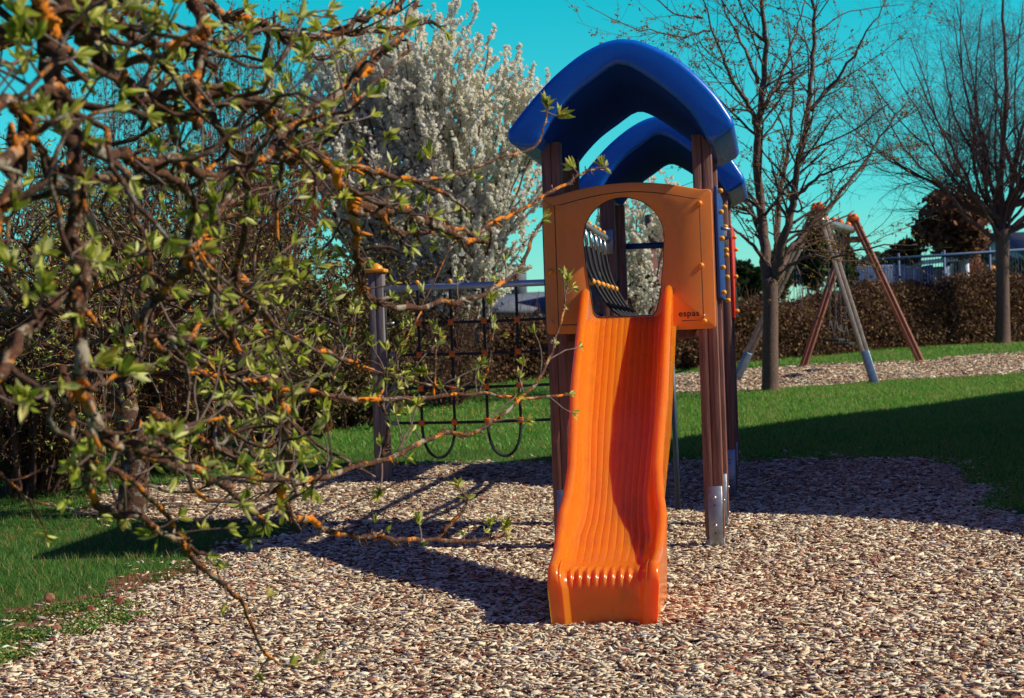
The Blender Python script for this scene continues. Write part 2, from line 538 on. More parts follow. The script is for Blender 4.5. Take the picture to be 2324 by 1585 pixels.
xs = np.concatenate((np.linspace(-400, -20, 20), np.arange(-18, 24, 0.4), np.linspace(26, 400, 20)))
ys = np.concatenate((np.linspace(-60, 2, 12), np.arange(3, 36, 0.3), np.linspace(37, 600, 30)))
sheet('ground', xs, ys, 0.0, ground_material())
sheet('playground_surface', np.arange(-4, 6, 0.06), np.arange(4, 17.5, 0.06), 0.008, chips_material(), in_pit)
sheet('path', np.arange(0.5, 15, 0.09), np.arange(18, 31, 0.09), 0.008, chips_material(), in_pit)

SOIL = [tuple(ground_at(*p)[:2]) for p in ((-120, 1490), (-60, 1440), (0, 1418), (60, 1392), (120, 1366), (200, 1340), (280, 1318), (360, 1300), (440, 1282), (475, 1270), (470, 1288), (430, 1306),
                                            (350, 1330), (290, 1352), (215, 1362), (130, 1400), (60, 1425), (0, 1452), (-60, 1478))]
def in_soil(x, y):
    return inpoly(x + 1.4 * wob(y, x), y + 1.4 * wob(x, y), SOIL)
M['soil'] = mat('bare_red_brown_soil', (0.30, 0.12, 0.065), (0.16, 0.07, 0.04), 18, 0.95, 1.0, 70)
sheet('soil', np.arange(-3.4, -0.8, 0.04), np.arange(6.0, 10.5, 0.04), 0.004, M['soil'], in_soil)

def rot_frames(az, tilt, roll):
    """local x = long axis; az about z, tilt lifts the long axis, roll about it"""
    ca, sa, ct, st, c2, s2 = np.cos(az), np.sin(az), np.cos(tilt), np.sin(tilt), np.cos(roll), np.sin(roll)
    X = np.stack((ca * ct, sa * ct, st), -1)
    Y0 = np.stack((-sa, ca, np.zeros_like(az)), -1)
    Z0 = np.cross(X, Y0)
    Y = Y0 * c2[:, None] + Z0 * s2[:, None]
    Z = np.cross(X, Y)
    return np.stack((X, Y, Z), -1)

def scatter_points(n, x0, x1, y0, y1, dens):
    """random points whose density falls with distance"""
    x = rng.uniform(x0, x1, n); y = rng.uniform(y0, y1, n)
    vis = np.abs(x / y) < 0.43
    k = vis & (rng.random(n) < dens(y))
    return x[k], y[k]

CHIP_V = np.array([(-.5, -.30, 0), (.34, -.5, 0), (.5, .22, 0), (-.38, .5, 0), (-.5, -.30, 1), (.34, -.5, 1), (.5, .22, 1), (-.38, .5, 1)], float)
CHIP_F = np.array([(4, 5, 6, 7), (0, 1, 5, 4), (1, 2, 6, 5), (2, 3, 7, 6), (3, 0, 4, 7)])

def pitdist(x, y, d):
    """true where a point is within d of the pit edge, on the grass side"""
    g = np.zeros(len(x), bool)
    for a in np.arange(0, 6.28, 0.785):
        g |= in_pit(x + d * math.cos(a), y + d * math.sin(a))
    return g & ~in_pit(x, y)

def chips(name, x, y, lmin, lmax, big=1.0):
    n = len(x)
    L = (lmin + (lmax - lmin) * rng.random(n) ** 1.7) * big
    Wd = np.clip(L * rng.uniform(0.16, 0.46, n), 0.005, 0.024)
    T = rng.uniform(0.0015, 0.004, n)
    Mx = rot_frames(rng.uniform(0, 6.283, n), rng.normal(0, 0.17, n), rng.normal(0, 0.42, n))
    Mx = Mx * np.stack((L, Wd, T), -1)[:, None, :]
    P = np.stack((x, y, gz(x, y) + 0.008 + rng.uniform(0.0, 0.016, n)), -1)
    b_ = MB(); b_.scatter(CHIP_V, CHIP_F, Mx, P)
    o = b_.build(name, M['chip'])
    tag(o, kind='stuff')
    return o

x, y = scatter_points(400000, -4, 6, 5.0, 16.5, lambda y: np.clip(1.35 - y / 14.0, 0.22, 1))
k = in_pit(x, y) | (pitdist(x, y, 0.16) & (rng.random(len(x)) < 0.16)) | (pitdist(x, y, 0.45) & (rng.random(len(x)) < 0.025)); x, y = x[k], y[k]
o = chips('wood_chips', x, y, 0.014, 0.075, 1.0)
tag(o, 'loose pale and red-brown wood chips covering the play pit under the slide', 'wood chips')
x, y = scatter_points(90000, 0.5, 15, 18, 31, lambda y: np.ones_like(y) * 0.8)
k = in_pit(x, y); x, y = x[k], y[k]
o = chips('wood_chips', x, y, 0.03, 0.08, 1.2)
tag(o, 'strip of pale wood chips under the swing set', 'wood chips')

BL_V = np.array([(-.5, 0, 0), (.5, 0, 0), (-.36, .12, .55), (.36, .12, .55), (0, .42, 1.0)], float)
BL_F3 = np.array([(0, 1, 3), (0, 3, 2), (2, 3, 4)])

def blades(name, x, y, hmin, hmax, wd, m, lean=0.45):
    n = len(x)
    h = rng.uniform(hmin, hmax, n)
    az = rng.uniform(0, 6.283, n)
    ca, sa = np.cos(az), np.sin(az)
    w_ = wd * rng.uniform(0.7, 1.3, n)
    ln = h * rng.uniform(0.2, 1.6, n)
    Mx = np.zeros((n, 3, 3))
    Mx[:, 0, 0] = ca * w_; Mx[:, 1, 0] = sa * w_
    Mx[:, 0, 1] = -sa * ln; Mx[:, 1, 1] = ca * ln
    Mx[:, 0, 2] = rng.normal(0, lean, n) * h; Mx[:, 1, 2] = rng.normal(0, lean, n) * h; Mx[:, 2, 2] = h
    P = np.stack((x, y, gz(x, y) - 0.004), -1)
    b_ = MB(); b_.scatter(BL_V, BL_F3, Mx, P)
    return b_.build(name, m)

x, y = scatter_points(230000, -5, 1.5, 5.5, 17, lambda y: np.clip(1.5 - y / 13.0, 0.35, 1))
k = ~in_pit(x, y); x, y = x[k], y[k]
thin = (pitdist(x, y, 0.13) | in_soil(x, y)) & (rng.random(len(x)) < 0.82)
M['grassleft'] = island_mat('longer_grass_blade', [(0, (0.04, 0.14, 0.022)), (0.5, (0.09, 0.23, 0.035)), (0.78, (0.15, 0.28, 0.05)), (0.87, (0.36, 0.32, 0.10)), (1, (0.42, 0.20, 0.08))], 0.5, 0.4, patch=(1.6, 0.7))
tag(blades('grass', x[~thin], y[~thin], 0.02, 0.07, 0.0045, M['grassleft']), 'short green lawn with yellowish blades to the left of the chip pit', 'grass', kind='stuff')
x, y = scatter_points(330000, 1.0, 9.5, 12, 26, lambda y: np.clip(1.4 - y / 26.0, 0.4, 1))
k = ~in_pit(x, y); x, y = x[k], y[k]
tag(blades('grass', x, y, 0.025, 0.06, 0.008, M['grass']), 'mown green lawn between the tower and the swing set', 'grass', kind='stuff')
x, y = scatter_points(130000, -8, 13, 17, 36, lambda y: np.ones_like(y) * 0.9)
k = ~in_pit(x, y) & ((x < 1.0) | (y > 26)); x, y = x[k], y[k]
tag(blades('grass', x, y, 0.03, 0.06, 0.012, M['grass']), 'rougher green grass along the foot of the hedge', 'grass', kind='stuff')
# dry fringe where lawn meets chips
x, y = scatter_points(260000, -5, 1.2, 5.5, 16, lambda y: np.ones_like(y))
k = pitdist(x, y, 0.12) | in_soil(x, y); x, y = x[k], y[k]
k = rng.random(len(x)) < 0.45 + 0.55 * (np.sin(3 * x + 5 * y) > 0.2); x, y = x[k], y[k]
tag(blades('dry_grass', x, y, 0.012, 0.04, 0.006, M['straw'], 0.5), 'red-brown dead grass fringing the left edge of the chips', 'dry grass', kind='stuff')

# ------------------------------------------------------------------ play tower
TH = R(8.5)
ORG = np.array((0.738, 10.81, 0.0))
tower = empty('play_tower', ORG, -TH)
tag(tower, 'wooden play tower with two blue arched roofs, orange slide and rope net', 'playground tower')
rX = np.array((math.cos(TH), -math.sin(TH), 0)); rY = np.array((math.sin(TH), math.cos(TH), 0))

def loc(px, py, yl):
    """point of the picture on the tower's plane y = yl, in the tower's own axes"""
    a, b = ray(px, py)
    d = np.array((a, 1.0, -b)); c = np.array((0, 0, ZC)) - ORG
    t = (yl - c @ rY) / (d @ rY)
    p = c + d * t
    return p @ rX, p[2]

def w2l(p):
    v = np.asarray(p, float) - ORG
    return np.array((v @ rX, v @ rY, v[2]))

def l2w(p):
    return ORG + rX * p[0] + rY * p[1] + np.array((0, 0, p[2]))

def gl(x, y):
    w = l2w((x, y, 0))
    return float(gz(w[0], w[1]))

PX = 0.464
YS = (0.065, 1.06, 3.70, 4.70)
ROOF_OUT = [(1217, 334), (1185, 335), (1160, 326), (1151, 312), (1153, 296), (1171, 270), (1208, 224), (1254, 174), (1309, 128), (1355, 101), (1391, 89), (1419, 87),
            (1456, 93), (1515, 119), (1566, 155), (1621, 210), (1650, 250), (1664, 274), (1664, 287), (1653, 299), (1621, 318), (1605, 316)]
ROOF_IN = [(1597, 300), (1566, 252), (1515, 206), (1446, 158), (1398, 144), (1346, 178), (1295, 220), (1254, 270), (1231, 311)]

def resample(poly, step):
    out = []
    for i in range(len(poly) - 1):
        a, b = np.array(poly[i]), np.array(poly[i + 1])
        n = max(1, int(np.linalg.norm(b - a) / step))
        for t in range(n):
            out.append(a + (b - a) * t / n)
    out.append(np.array(poly[-1]))
    return out

def prism(b_, prof, y0, y1):
    n = len(prof)
    V = [(p[0], y0, p[1]) for p in prof] + [(p[0], y1, p[1]) for p in prof]
    Fs = [tuple(range(n)), tuple(range(2 * n - 1, n - 1, -1))]
    Fs += [(i + n, (i + 1) % n + n, (i + 1) % n, i) for i in range(n)]
    b_.add(np.array(V), Fs)

def make_roof(y0, depth):
    outer = [loc(px, py, -0.30) for px, py in ROOF_OUT]
    inner = [loc(px, py, -0.30) for px, py in ROOF_IN]
    so = smooth_path(np.array([(p[0], 0, p[1]) for p in outer]), 3)[:, (0, 2)]
    si = smooth_path(np.array([(p[0], 0, p[1]) for p in inner]), 3)[:, (0, 2)]
    b_ = MB()
    n1, n2 = len(so), len(si)
    # closed ring of the profile: outer from left tip over the top to the right tip, inner back
    ring = np.vstack((so, si))
    # lips on both edges: rounded front/back rims by insetting the profile
    c = ring.mean(0)
    def inset(k):
        q = ring.copy()
        nx = np.roll(q, -1, 0) - np.roll(q, 1, 0)
        nrm = np.stack((-nx[:, 1], nx[:, 0]), -1)
        nrm /= np.linalg.norm(nrm, axis=1)[:, None] + 1e-9
        return ring + nrm * k
    area = 0.5 * np.sum(ring[:, 0] * np.roll(ring[:, 1], -1) - np.roll(ring[:, 0], -1) * ring[:, 1])
    sgn = 1 if area > 0 else -1
    rows = []
    rb = 0.035
    for a in np.linspace(0, math.pi / 2, 6):
        rows.append((y0 + rb * (1 - math.sin(a)), inset(sgn * rb * (1 - math.cos(math.pi / 2 - a)) if False else sgn * rb * (1 - math.sin(a)))))
    fr = [(y0 + rb * (1 - math.cos(a)), inset(sgn * rb * (1 - math.sin(a)))) for a in np.linspace(0, math.pi / 2, 6)]
    bk = [(y0 + depth - rb * (1 - math.cos(a)), inset(sgn * rb * (1 - math.sin(a)))) for a in np.linspace(math.pi / 2, 0, 6)]
    rows = fr + bk
    n = len(ring)
    V = np.vstack([np.column_stack((q[:, 0], np.full(n, yy), q[:, 1])) for yy, q in rows])
    Fs = []
    for r_ in range(len(rows) - 1):
        for i in range(n):
            Fs.append((r_ * n + i, r_ * n + (i + 1) % n, (r_ + 1) * n + (i + 1) % n, (r_ + 1) * n + i))
    # end faces: strips between outer and inner curve
    def endface(off, flip):
        for k in range(40):
            pass
        fo = list(range(n1)); fi = list(range(n - 1, n1 - 1, -1))
        i = j = 0
        while i < n1 - 1 or j < n2 - 1:
            if j >= n2 - 1 or (i < n1 - 1 and (i + 1) / (n1 - 1) <= (j + 1) / (n2 - 1)):
                t = (fo[i] + off, fo[i + 1] + off, fi[j] + off); i += 1
            else:
                t = (fo[i] + off, fi[j + 1] + off, fi[j] + off); j += 1
            Fs.append(t[::-1] if flip else t)
    endface(0, False); endface((len(rows) - 1) * n, True)
    b_.add(V, Fs)
    o = b_.build('roof', M['blue'], tower)
    bm = bmesh.new(); bm.from_mesh(o.data)
    bmesh.ops.recalc_face_normals(bm, faces=bm.faces)
    bm.to_mesh(o.data); bm.free()
    o.data.shade_smooth()
    try:
        o.data.set_sharp_from_angle(angle=R(50))
    except Exception:
        pass
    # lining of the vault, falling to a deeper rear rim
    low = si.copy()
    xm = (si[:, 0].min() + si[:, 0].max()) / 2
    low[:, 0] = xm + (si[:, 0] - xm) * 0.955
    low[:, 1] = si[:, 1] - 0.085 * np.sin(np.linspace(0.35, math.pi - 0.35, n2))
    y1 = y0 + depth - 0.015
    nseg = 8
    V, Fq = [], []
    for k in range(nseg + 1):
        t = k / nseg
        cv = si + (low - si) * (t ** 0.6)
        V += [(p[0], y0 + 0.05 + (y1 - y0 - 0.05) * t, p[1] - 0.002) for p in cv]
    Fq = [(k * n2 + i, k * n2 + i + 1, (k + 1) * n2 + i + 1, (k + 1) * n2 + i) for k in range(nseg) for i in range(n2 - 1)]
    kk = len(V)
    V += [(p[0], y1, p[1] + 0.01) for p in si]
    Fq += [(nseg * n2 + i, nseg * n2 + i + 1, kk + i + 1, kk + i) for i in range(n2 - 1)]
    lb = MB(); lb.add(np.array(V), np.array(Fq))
    lb.build('roof_lining', M['blueshade'], o, smooth=True)
    return o

DEP = 1.62
make_roof(-0.30, DEP)
make_roof(3.36, DEP)

def make_post(x, y, ztop, shoe=True):
    g = gl(x, y)
    b_ = MB()
    zb = g + 0.07
    for s in (-1, 1):
        b_.box((x + s * 0.0298, y, (zb + ztop) / 2), (0.058, 0.118, ztop - zb))
    p = b_.build('post', M['post'], tower, bevel=0.006, seg=2)
    sb = MB()
    zt = 0.37
    sb.box((x + 0.006, y - 0.0625, (g - 0.05 + zt) / 2), (0.084, 0.006, zt - g + 0.05))
    sb.box((x + 0.0505, y - 0.032, (g - 0.05 + zt) / 2), (0.005, 0.055, zt - g + 0.05))
    sb.box((x, y, g - 0.01), (0.112, 0.112, 0.14))
    s_ = sb.build('steel_shoe', M['steel'], p, bevel=0.002, seg=1)
    for zz in (0.30, 0.13):
        bb = MB(); bb.ball((x + 0.004, y - 0.069, zz), 0.0135, 10, 6); bb.build('bolt', M['bolt'], p, smooth=True)
        bb = MB(); bb.ball((x + 0.058, y - 0.03, zz - 0.02), 0.012, 10, 6); bb.build('bolt', M['bolt'], p, smooth=True)
    for zz in (0.255, 0.085):
        hb = MB(); hb.tube([(x + 0.004, y - 0.0655, zz), (x + 0.004, y - 0.0665, zz)], 0.006, 8); hb.build('bolt_hole', M['black'], p)
    return p

for y in YS:
    for sx in (-1, 1):
        make_post(sx * PX, y, 2.52 if y < 2 else 2.48)
# orange timber edge strip of the decks and dark floors
for y0, y1 in ((0.0, 1.13), (3.63, 4.77)):
    b_ = MB()
    for k in range(8):
        yy = y0 + (k + 0.5) * (y1 - y0) / 8
        b_.box((0, yy, 1.405), (0.80, (y1 - y0) / 8 - 0.006, 0.03))
    b_.build('deck', M['deck'], tower)
    for yy in (y0 + 0.16, y1 - 0.16):
        b_ = MB(); b_.box((0, yy, 1.335), (0.806, 0.05, 0.106)); b_.build('deck_beam', M['post'], tower, bevel=0.004)
    b_ = MB()
    for sx in (-1, 1):
        b_ = MB(); b_.box((sx * 0.464, (y0 + y1) / 2, 1.31), (0.05, (y1 - y0) - 0.28, 0.10)); b_.build('deck_rail', M['post'], tower, bevel=0.004)

# front panel with its arched hole
HX, HZ, HR = -0.028, 1.905, 0.247
def panel_outline(n=30):
    pts = []
    x0, x1, zb, zs, za = -0.522, 0.516, 1.331, 2.180, 2.243
    rc = 0.025
    def arc(cx, cz, r, a0, a1, k=5):
        return [(cx + r * math.cos(a), cz + r * math.sin(a)) for a in np.linspace(a0, a1, k)]
    pts += arc(x1 - rc, zb + rc, rc, -math.pi / 2, 0)
    pts += arc(x1 - rc, zs - rc, rc, 0, math.pi / 2)
    for t in np.linspace(0.86, -0.86, 25):
        xx = (x0 + x1) / 2 + t * (x1 - x0) / 2
        pts.append((xx, zs + (za - zs) * (math.cos(t / 0.86 * math.pi / 2)) ** 0.9))
    pts += arc(x0 + rc, zs - rc, rc, math.pi / 2, math.pi)
    pts += arc(x0 + rc, zb + rc, rc, math.pi, 1.5 * math.pi)
    return pts
def hole_outline():
    pts = [(HX + HR * math.cos(a), HZ + HR * math.sin(a)) for a in np.linspace(-0.12, math.pi + 0.12, 34)]
    pts += [(HX - 0.236, 1.75), (HX - 0.212, 1.55), (HX - 0.20, 1.455), (HX - 0.18, 1.425), (HX + 0.16, 1.425), (HX + 0.185, 1.455), (HX + 0.212, 1.55), (HX + 0.236, 1.75)]
    return pts
def polar(poly, c, angs):
    """distance from c to the outline along each angle"""
    P = np.array(poly + [poly[0]])
    out = []
    for a in angs:
        d = np.array((math.cos(a), math.sin(a)))
        best = None
        for i in range(len(P) - 1):
            e = P[i + 1] - P[i]
            den = d[0] * e[1] - d[1] * e[0]
            if abs(den) < 1e-12: continue
            q = P[i] - c
            t = (q[0] * e[1] - q[1] * e[0]) / den
            u = (q[0] * d[1] - q[1] * d[0]) / den
            if t > 0 and -1e-6 <= u <= 1 + 1e-6 and (best is None or t > best): best = t
        out.append(c + d * best)
    return np.array(out)
angs = np.sort(np.concatenate((np.linspace(-math.pi, math.pi, 150, endpoint=False),
    [math.atan2(p[1] - 1.8, p[0] - HX) for p in panel_outline()], [math.atan2(p[1] - 1.8, p[0] - HX) for p in hole_outline()])))
angs = angs[np.concatenate(([True], np.diff(angs) > 1e-4))]
cc = np.array((HX, 1.8))
po, ph = polar(panel_outline(), cc, angs), polar(hole_outline(), cc, angs)
n = len(angs)
YF, YB = -0.024, 0.0
V = [(p[0], YF, p[1]) for p in po] + [(p[0], YF, p[1]) for p in ph] + [(p[0], YB, p[1]) for p in po] + [(p[0], YB, p[1]) for p in ph]
Fs = []
for i in range(n):
    j = (i + 1) % n
    Fs += [(i, j, n + j, n + i), (2 * n + j, 2 * n + i, 3 * n + i, 3 * n + j), (j, i, 2 * n + i, 2 * n + j), (n + i, n + j, 3 * n + j, 3 * n + i)]
b_ = MB(); b_.add(np.array(V), Fs)
panel = b_.build('front_panel', M['panel'], tower, bevel=0.005, seg=2, angle=60)
# engraved line set in from the panel's edge, and dark rim of the hole
b_ = MB()
def inset_line(scale_pts, r_):
    b_.tube([(p[0], YF - 0.0005, p[1]) for p in scale_pts], r_, 4, caps=False)
e0 = 0.075
ln = [(-0.522 + e0, 1.331 + e0 * 0.72), (-0.522 + e0, 2.180 - e0 * 0.75)]
for t in np.linspace(-0.78, 0.78, 25):
    ln.append((-0.003 + t * 0.519, 2.180 - e0 * 0.72 + 0.060 * math.cos(t / 0.78 * math.pi / 2)))
ln += [(0.516 - e0, 2.180 - e0 * 0.75), (0.516 - e0, 1.331 + e0 * 0.72), (0.31, 1.331 + e0 * 0.72)]
inset_line(ln, 0.0024)
inset_line([(-0.33, 1.331 + e0 * 0.72), (-0.522 + e0, 1.331 + e0 * 0.72)], 0.0024)
inset_line([tuple(p) for p in ph] + [tuple(ph[0])], 0.0022)
b_.build('engraved_line', M['groove'], panel)

def cap_on(x, z, y, parent, nrm=(0, -1, 0), r=0.0165, m='cap', name='bolt_cap'):
    b2 = MB()
    n_ = np.array(nrm, float)
    c = np.array((x, y, z))
    b2.ball(c + n_ * r * 0.95, r, 14, 9)
    b2.tube([c, c + n_ * r * 0.8], r * 0.85, 12)
    return b2.build(name, M[m], parent, smooth=True)
for px, py in ((1588, 462), (1592, 603), (1599, 729), (1246, 476), (1249.5, 618)):
    x_, z_ = loc(px, py, YF)
    cap_on(x_, z_, YF, panel)
for px, py in ((1253, 732), (1598, 717)):
    x_, z_ = loc(px, py, YF)
    cap_on(x_, z_, YF, panel, r=0.009, m='bolt', name='bolt')
# the word on the panel
cu = bpy.data.curves.new('lettering', 'FONT')
cu.body = 'espas'
cu.size = 0.062; cu.extrude = 0.0012; cu.offset = 0.0005; cu.space_character = 1.08
tmp = bpy.data.objects.new('lettering', cu)
COL.objects.link(tmp)
dg = bpy.context.evaluated_depsgraph_get()
me = bpy.data.meshes.new_from_object(tmp.evaluated_get(dg))
bpy.data.objects.remove(tmp)
me.name = 'lettering'
me.materials.clear(); me.materials.append(M['groove'])
lx0, lz0 = loc(1540, 719, YF); lx1, _ = loc(1586, 717, YF)
vx = np.array([v.co.x for v in me.vertices])
sc = (lx1 - lx0) / (vx.max() - vx.min())
lo_ = bpy.data.objects.new('lettering', me)
COL.objects.link(lo_)
lo_.parent = panel
lo_.location = (lx0, YF - 0.0015, lz0)
lo_.rotation_euler = (R(90), 0, 0)
lo_.scale = (sc, sc, sc)

# ---- slide
def lerp(a, b, t): return a + (b - a) * t
def lane_z(y):
    # y runs from 0 (platform) down to -2.2 (ground end)
    pts = [(0.05, 1.432), (0.0, 1.43), (-0.10, 1.385), (-0.4, 1.165), (-0.8, 0.865), (-1.2, 0.555), (-1.5, 0.345), (-1.75, 0.215), (-1.95, 0.165), (-2.1, 0.16), (-2.3, 0.157)]
    xs_ = np.array([-p[0] for p in pts]); zs_ = np.array([p[1] for p in pts])
    return np.interp(-y, xs_, zs_)
SL = 1.045
def sx_off(y): return -0.020 + 0.030 * min(1.0, max(0.0, -y / 2.2))
yy = np.linspace(0.05, -2.18, 130)
zz = lane_z(yy)
for _ in range(5):
    zz[1:-1] = (zz[:-2] + 2 * zz[1:-1] + zz[2:]) / 4
wall_h = np.interp(-yy, [-0.05, 0.0, 0.12, 0.4, 0.8, 1.15, 1.4, 1.6, 1.75, 1.9, 2.05, 2.2], [0.185, 0.185, 0.195, 0.215, 0.245, 0.235, 0.195, 0.145, 0.115, 0.09, 0.07, 0.052])
for _ in range(4):
    wall_h[1:-1] = (wall_h[:-2] + 2 * wall_h[1:-1] + wall_h[2:]) / 4
half = np.interp(-yy, [-0.05, 0.2, 0.9, 1.15, 1.38, 1.54, 1.64, 1.8, 2.2], [0.281, 0.281, 0.277, 0.264, 0.256, 0.268, 0.284, 0.284, 0.272])
under = np.interp(-yy, [0, 1.42, 1.56, 1.68], [0.06, 0.06, 0.20, 1.0])
NL = 145
def rib(u):
    d_ = ((u * 9.0) % 1.0) - 0.5
    return max(0.0, math.cos(d_ * math.pi / 0.66)) ** 0.7 if abs(d_) < 0.33 else 0.0
def section(y, zl, h, w, un, k):
    """strip of points from the left hem over the left wall, across the lane, to the right hem"""
    t = 0.055                                     # wall thickness
    fl = 0.045                                    # fillet between wall and lane
    gnd = -0.16
    zb = max(zl - un, gnd) if un < 0.9 else gnd
    tp = 1 - 0.08 * np.clip((un - 0.06) / 0.9, 0, 1)
    Lp = [(-w * tp + 0.004, zb), (-w * (1 + tp) / 2 + 0.001, lerp(zb, zl + h - 0.03, 0.5)), (-w, zl + h - 0.03)]
    for a in np.linspace(math.pi, 0, 8)[1:]:
        Lp.append((-w + t / 2 + t / 2 * math.cos(a), zl + h - 0.03 + 0.03 * math.sin(a)))
    xi = -w + t
    hh = h - 0.03
    Lp.append((xi + 0.006, zl + max(fl, hh * 0.6)))
    for a in np.linspace(0, math.pi / 2, 6):
        f_ = min(fl, hh * 0.9)
        Lp.append((xi + 0.012 + f_ * (1 - math.cos(a)), zl + f_ * (1 - math.sin(a))))
    xl = Lp[-1][0]
    lane = []
    ex = np.clip((k - 2.02) / 0.08, 0, 1)         # raised brake ribs at the foot
    am = 0.0045 * np.clip((1.98 - k) / 0.12, 0, 1) * np.clip((k + 0.02) / 0.06, 0, 1)
    for i in range(1, NL):
        u = i / NL
        rid = abs(math.sin(math.pi * u * 9.0))
        lane.append((lerp(xl, -xl, u), zl - am * (1 - rid ** 0.35) * 1.6 + ex * 0.013 * rib(u)))
    Rp = [(-p[0], p[1]) for p in Lp[::-1]]
    return np.array(Lp + lane + Rp), len(Lp)
rows = []
for i in range(len(yy)):
    s_, nlp = section(yy[i], zz[i], wall_h[i], half[i], under[i], -yy[i])
    rows.append(np.column_stack((s_[:, 0] + sx_off(yy[i]), np.full(len(s_), yy[i] * SL), s_[:, 1])))
last = rows[-1].copy()
m_ = len(last)
ribs = np.zeros(m_); ribs[nlp:nlp + NL - 1] = [rib(i / NL) for i in range(1, NL)]
last0 = last.copy(); last0[:, 2] -= 0.013 * ribs
xo = sx_off(-2.2)
xa = np.abs(last[:, 0] - xo)
fwd = 0.030 * np.clip((xa - 0.172) / 0.03, 0, 1)          # the side walls stand proud of the front face
gnd = -0.16
r_ = 0.085
for a in np.linspace(0, math.pi / 2, 12)[1:]:
    q = last0.copy()
    rbv = 0.013 * ribs * max(0.0, 1 - (a / 1.45) ** 6)
    q[:, 1] = last0[:, 1] - (r_ * 0.8 + fwd) * math.sin(a) - rbv * math.sin(a)
    q[:, 2] = np.maximum(last0[:, 2] - r_ * (1 - math.cos(a)) + rbv * math.cos(a), gnd)
    q[:, 0] = xo + (last0[:, 0] - xo) * (1 - 0.012 * math.sin(a))
    rows.append(q)
base = rows[-1].copy()
for t in (0.15, 0.3, 0.6, 1.0):
    q = base.copy()
    q[:, 2] = lerp(base[:, 2], gnd, t)
    q[:, 0] = xo + (base[:, 0] - xo) * (1 - 0.07 * t)
    q[:, 1] = base[:, 1] + 0.012 * t
    rows.append(q)
V = np.vstack(rows)
Fs = []
i, j = np.meshgrid(np.arange(len(rows) - 1), np.arange(m_ - 1), indexing='ij')
q = np.stack((i * m_ + j, i * m_ + j + 1, (i + 1) * m_ + j + 1, (i + 1) * m_ + j), -1).reshape(-1, 4)
b_ = MB(); b_.add(V, q)
# underside so that the chute is not a bare sheet
ru = []
for i in range(0, len(yy), 3):
    if -yy[i] < 1.4:
        ru.append([(-half[i] + 0.004, yy[i] * SL, zz[i] - under[i]), (half[i] - 0.004, yy[i] * SL, zz[i] - under[i])])
U = np.array(ru).reshape(-1, 3)
k_ = len(ru)
b_.add(U, np.array([(2 * i, 2 * i + 1, 2 * i + 3, 2 * i + 2) for i in range(k_ - 1)]))
slide = b_.build('slide', M['slide'], tower, smooth=True)
bm = bmesh.new(); bm.from_mesh(slide.data)
bmesh.ops.remove_doubles(bm, verts=bm.verts, dist=1e-5)
bmesh.ops.recalc_face_normals(bm, faces=bm.faces)
bm.to_mesh(slide.data); bm.free()

# ---- right-hand side panels (seen edge on), their caps
b_ = MB()
b_.box((0.541, 0.56, 1.86), (0.022, 1.10, 0.68))
sp = b_.build('side_panel', M['bluepanel'], tower, bevel=0.006)
sp['label'] = 'dark blue side panel with yellow caps'
for px, py in ((1623, 434), (1624, 482), (1625.6, 542), (1627.5, 608), (1629, 665)):
    _, z_ = loc(px, py, 0.065)
    cap_on(0.553, z_, 0.065, sp, (1, 0, 0))
for px, py in ((1625, 471), (1627, 516), (1628.5, 568), (1630, 580), (1630.5, 630), (1633, 683)):
    _, z_ = loc(px, py, 1.0)
    cap_on(0.553, z_, 1.0, sp, (1, 0, 0))
b_ = MB()
b_.tube([(0.556, 0.45, 1.97), (0.60, 0.47, 1.96), (0.60, 0.62, 1.92), (0.556, 0.64, 1.91)], 0.012, 8)
b_.build('grab_handle', M['steel'], tower, smooth=True)
b_ = MB()
b_.box((0.541, 4.20, 1.815), (0.022, 1.10, 0.76))
sp = b_.build('side_panel', M['red'], tower, bevel=0.006)
sp['label'] = 'red side panel with yellow caps'
for py in (541, 562, 630, 644, 708, 722):
    _, z_ = loc(1640, py, 3.75)
    cap_on(0.553, z_, 3.70 + (0.0 if py in (541, 630, 708) else 0.5), sp, (1, 0, 0), 0.018)
# left side panel of the front bay
b_ = MB()
b_.box((-0.536, 0.60, 1.72), (0.014, 1.02, 0.66))
sp = b_.build('side_panel', M['bluepanel'], tower, bevel=0.006)
sp['label'] = 'dark blue side panel at the left of the slide'

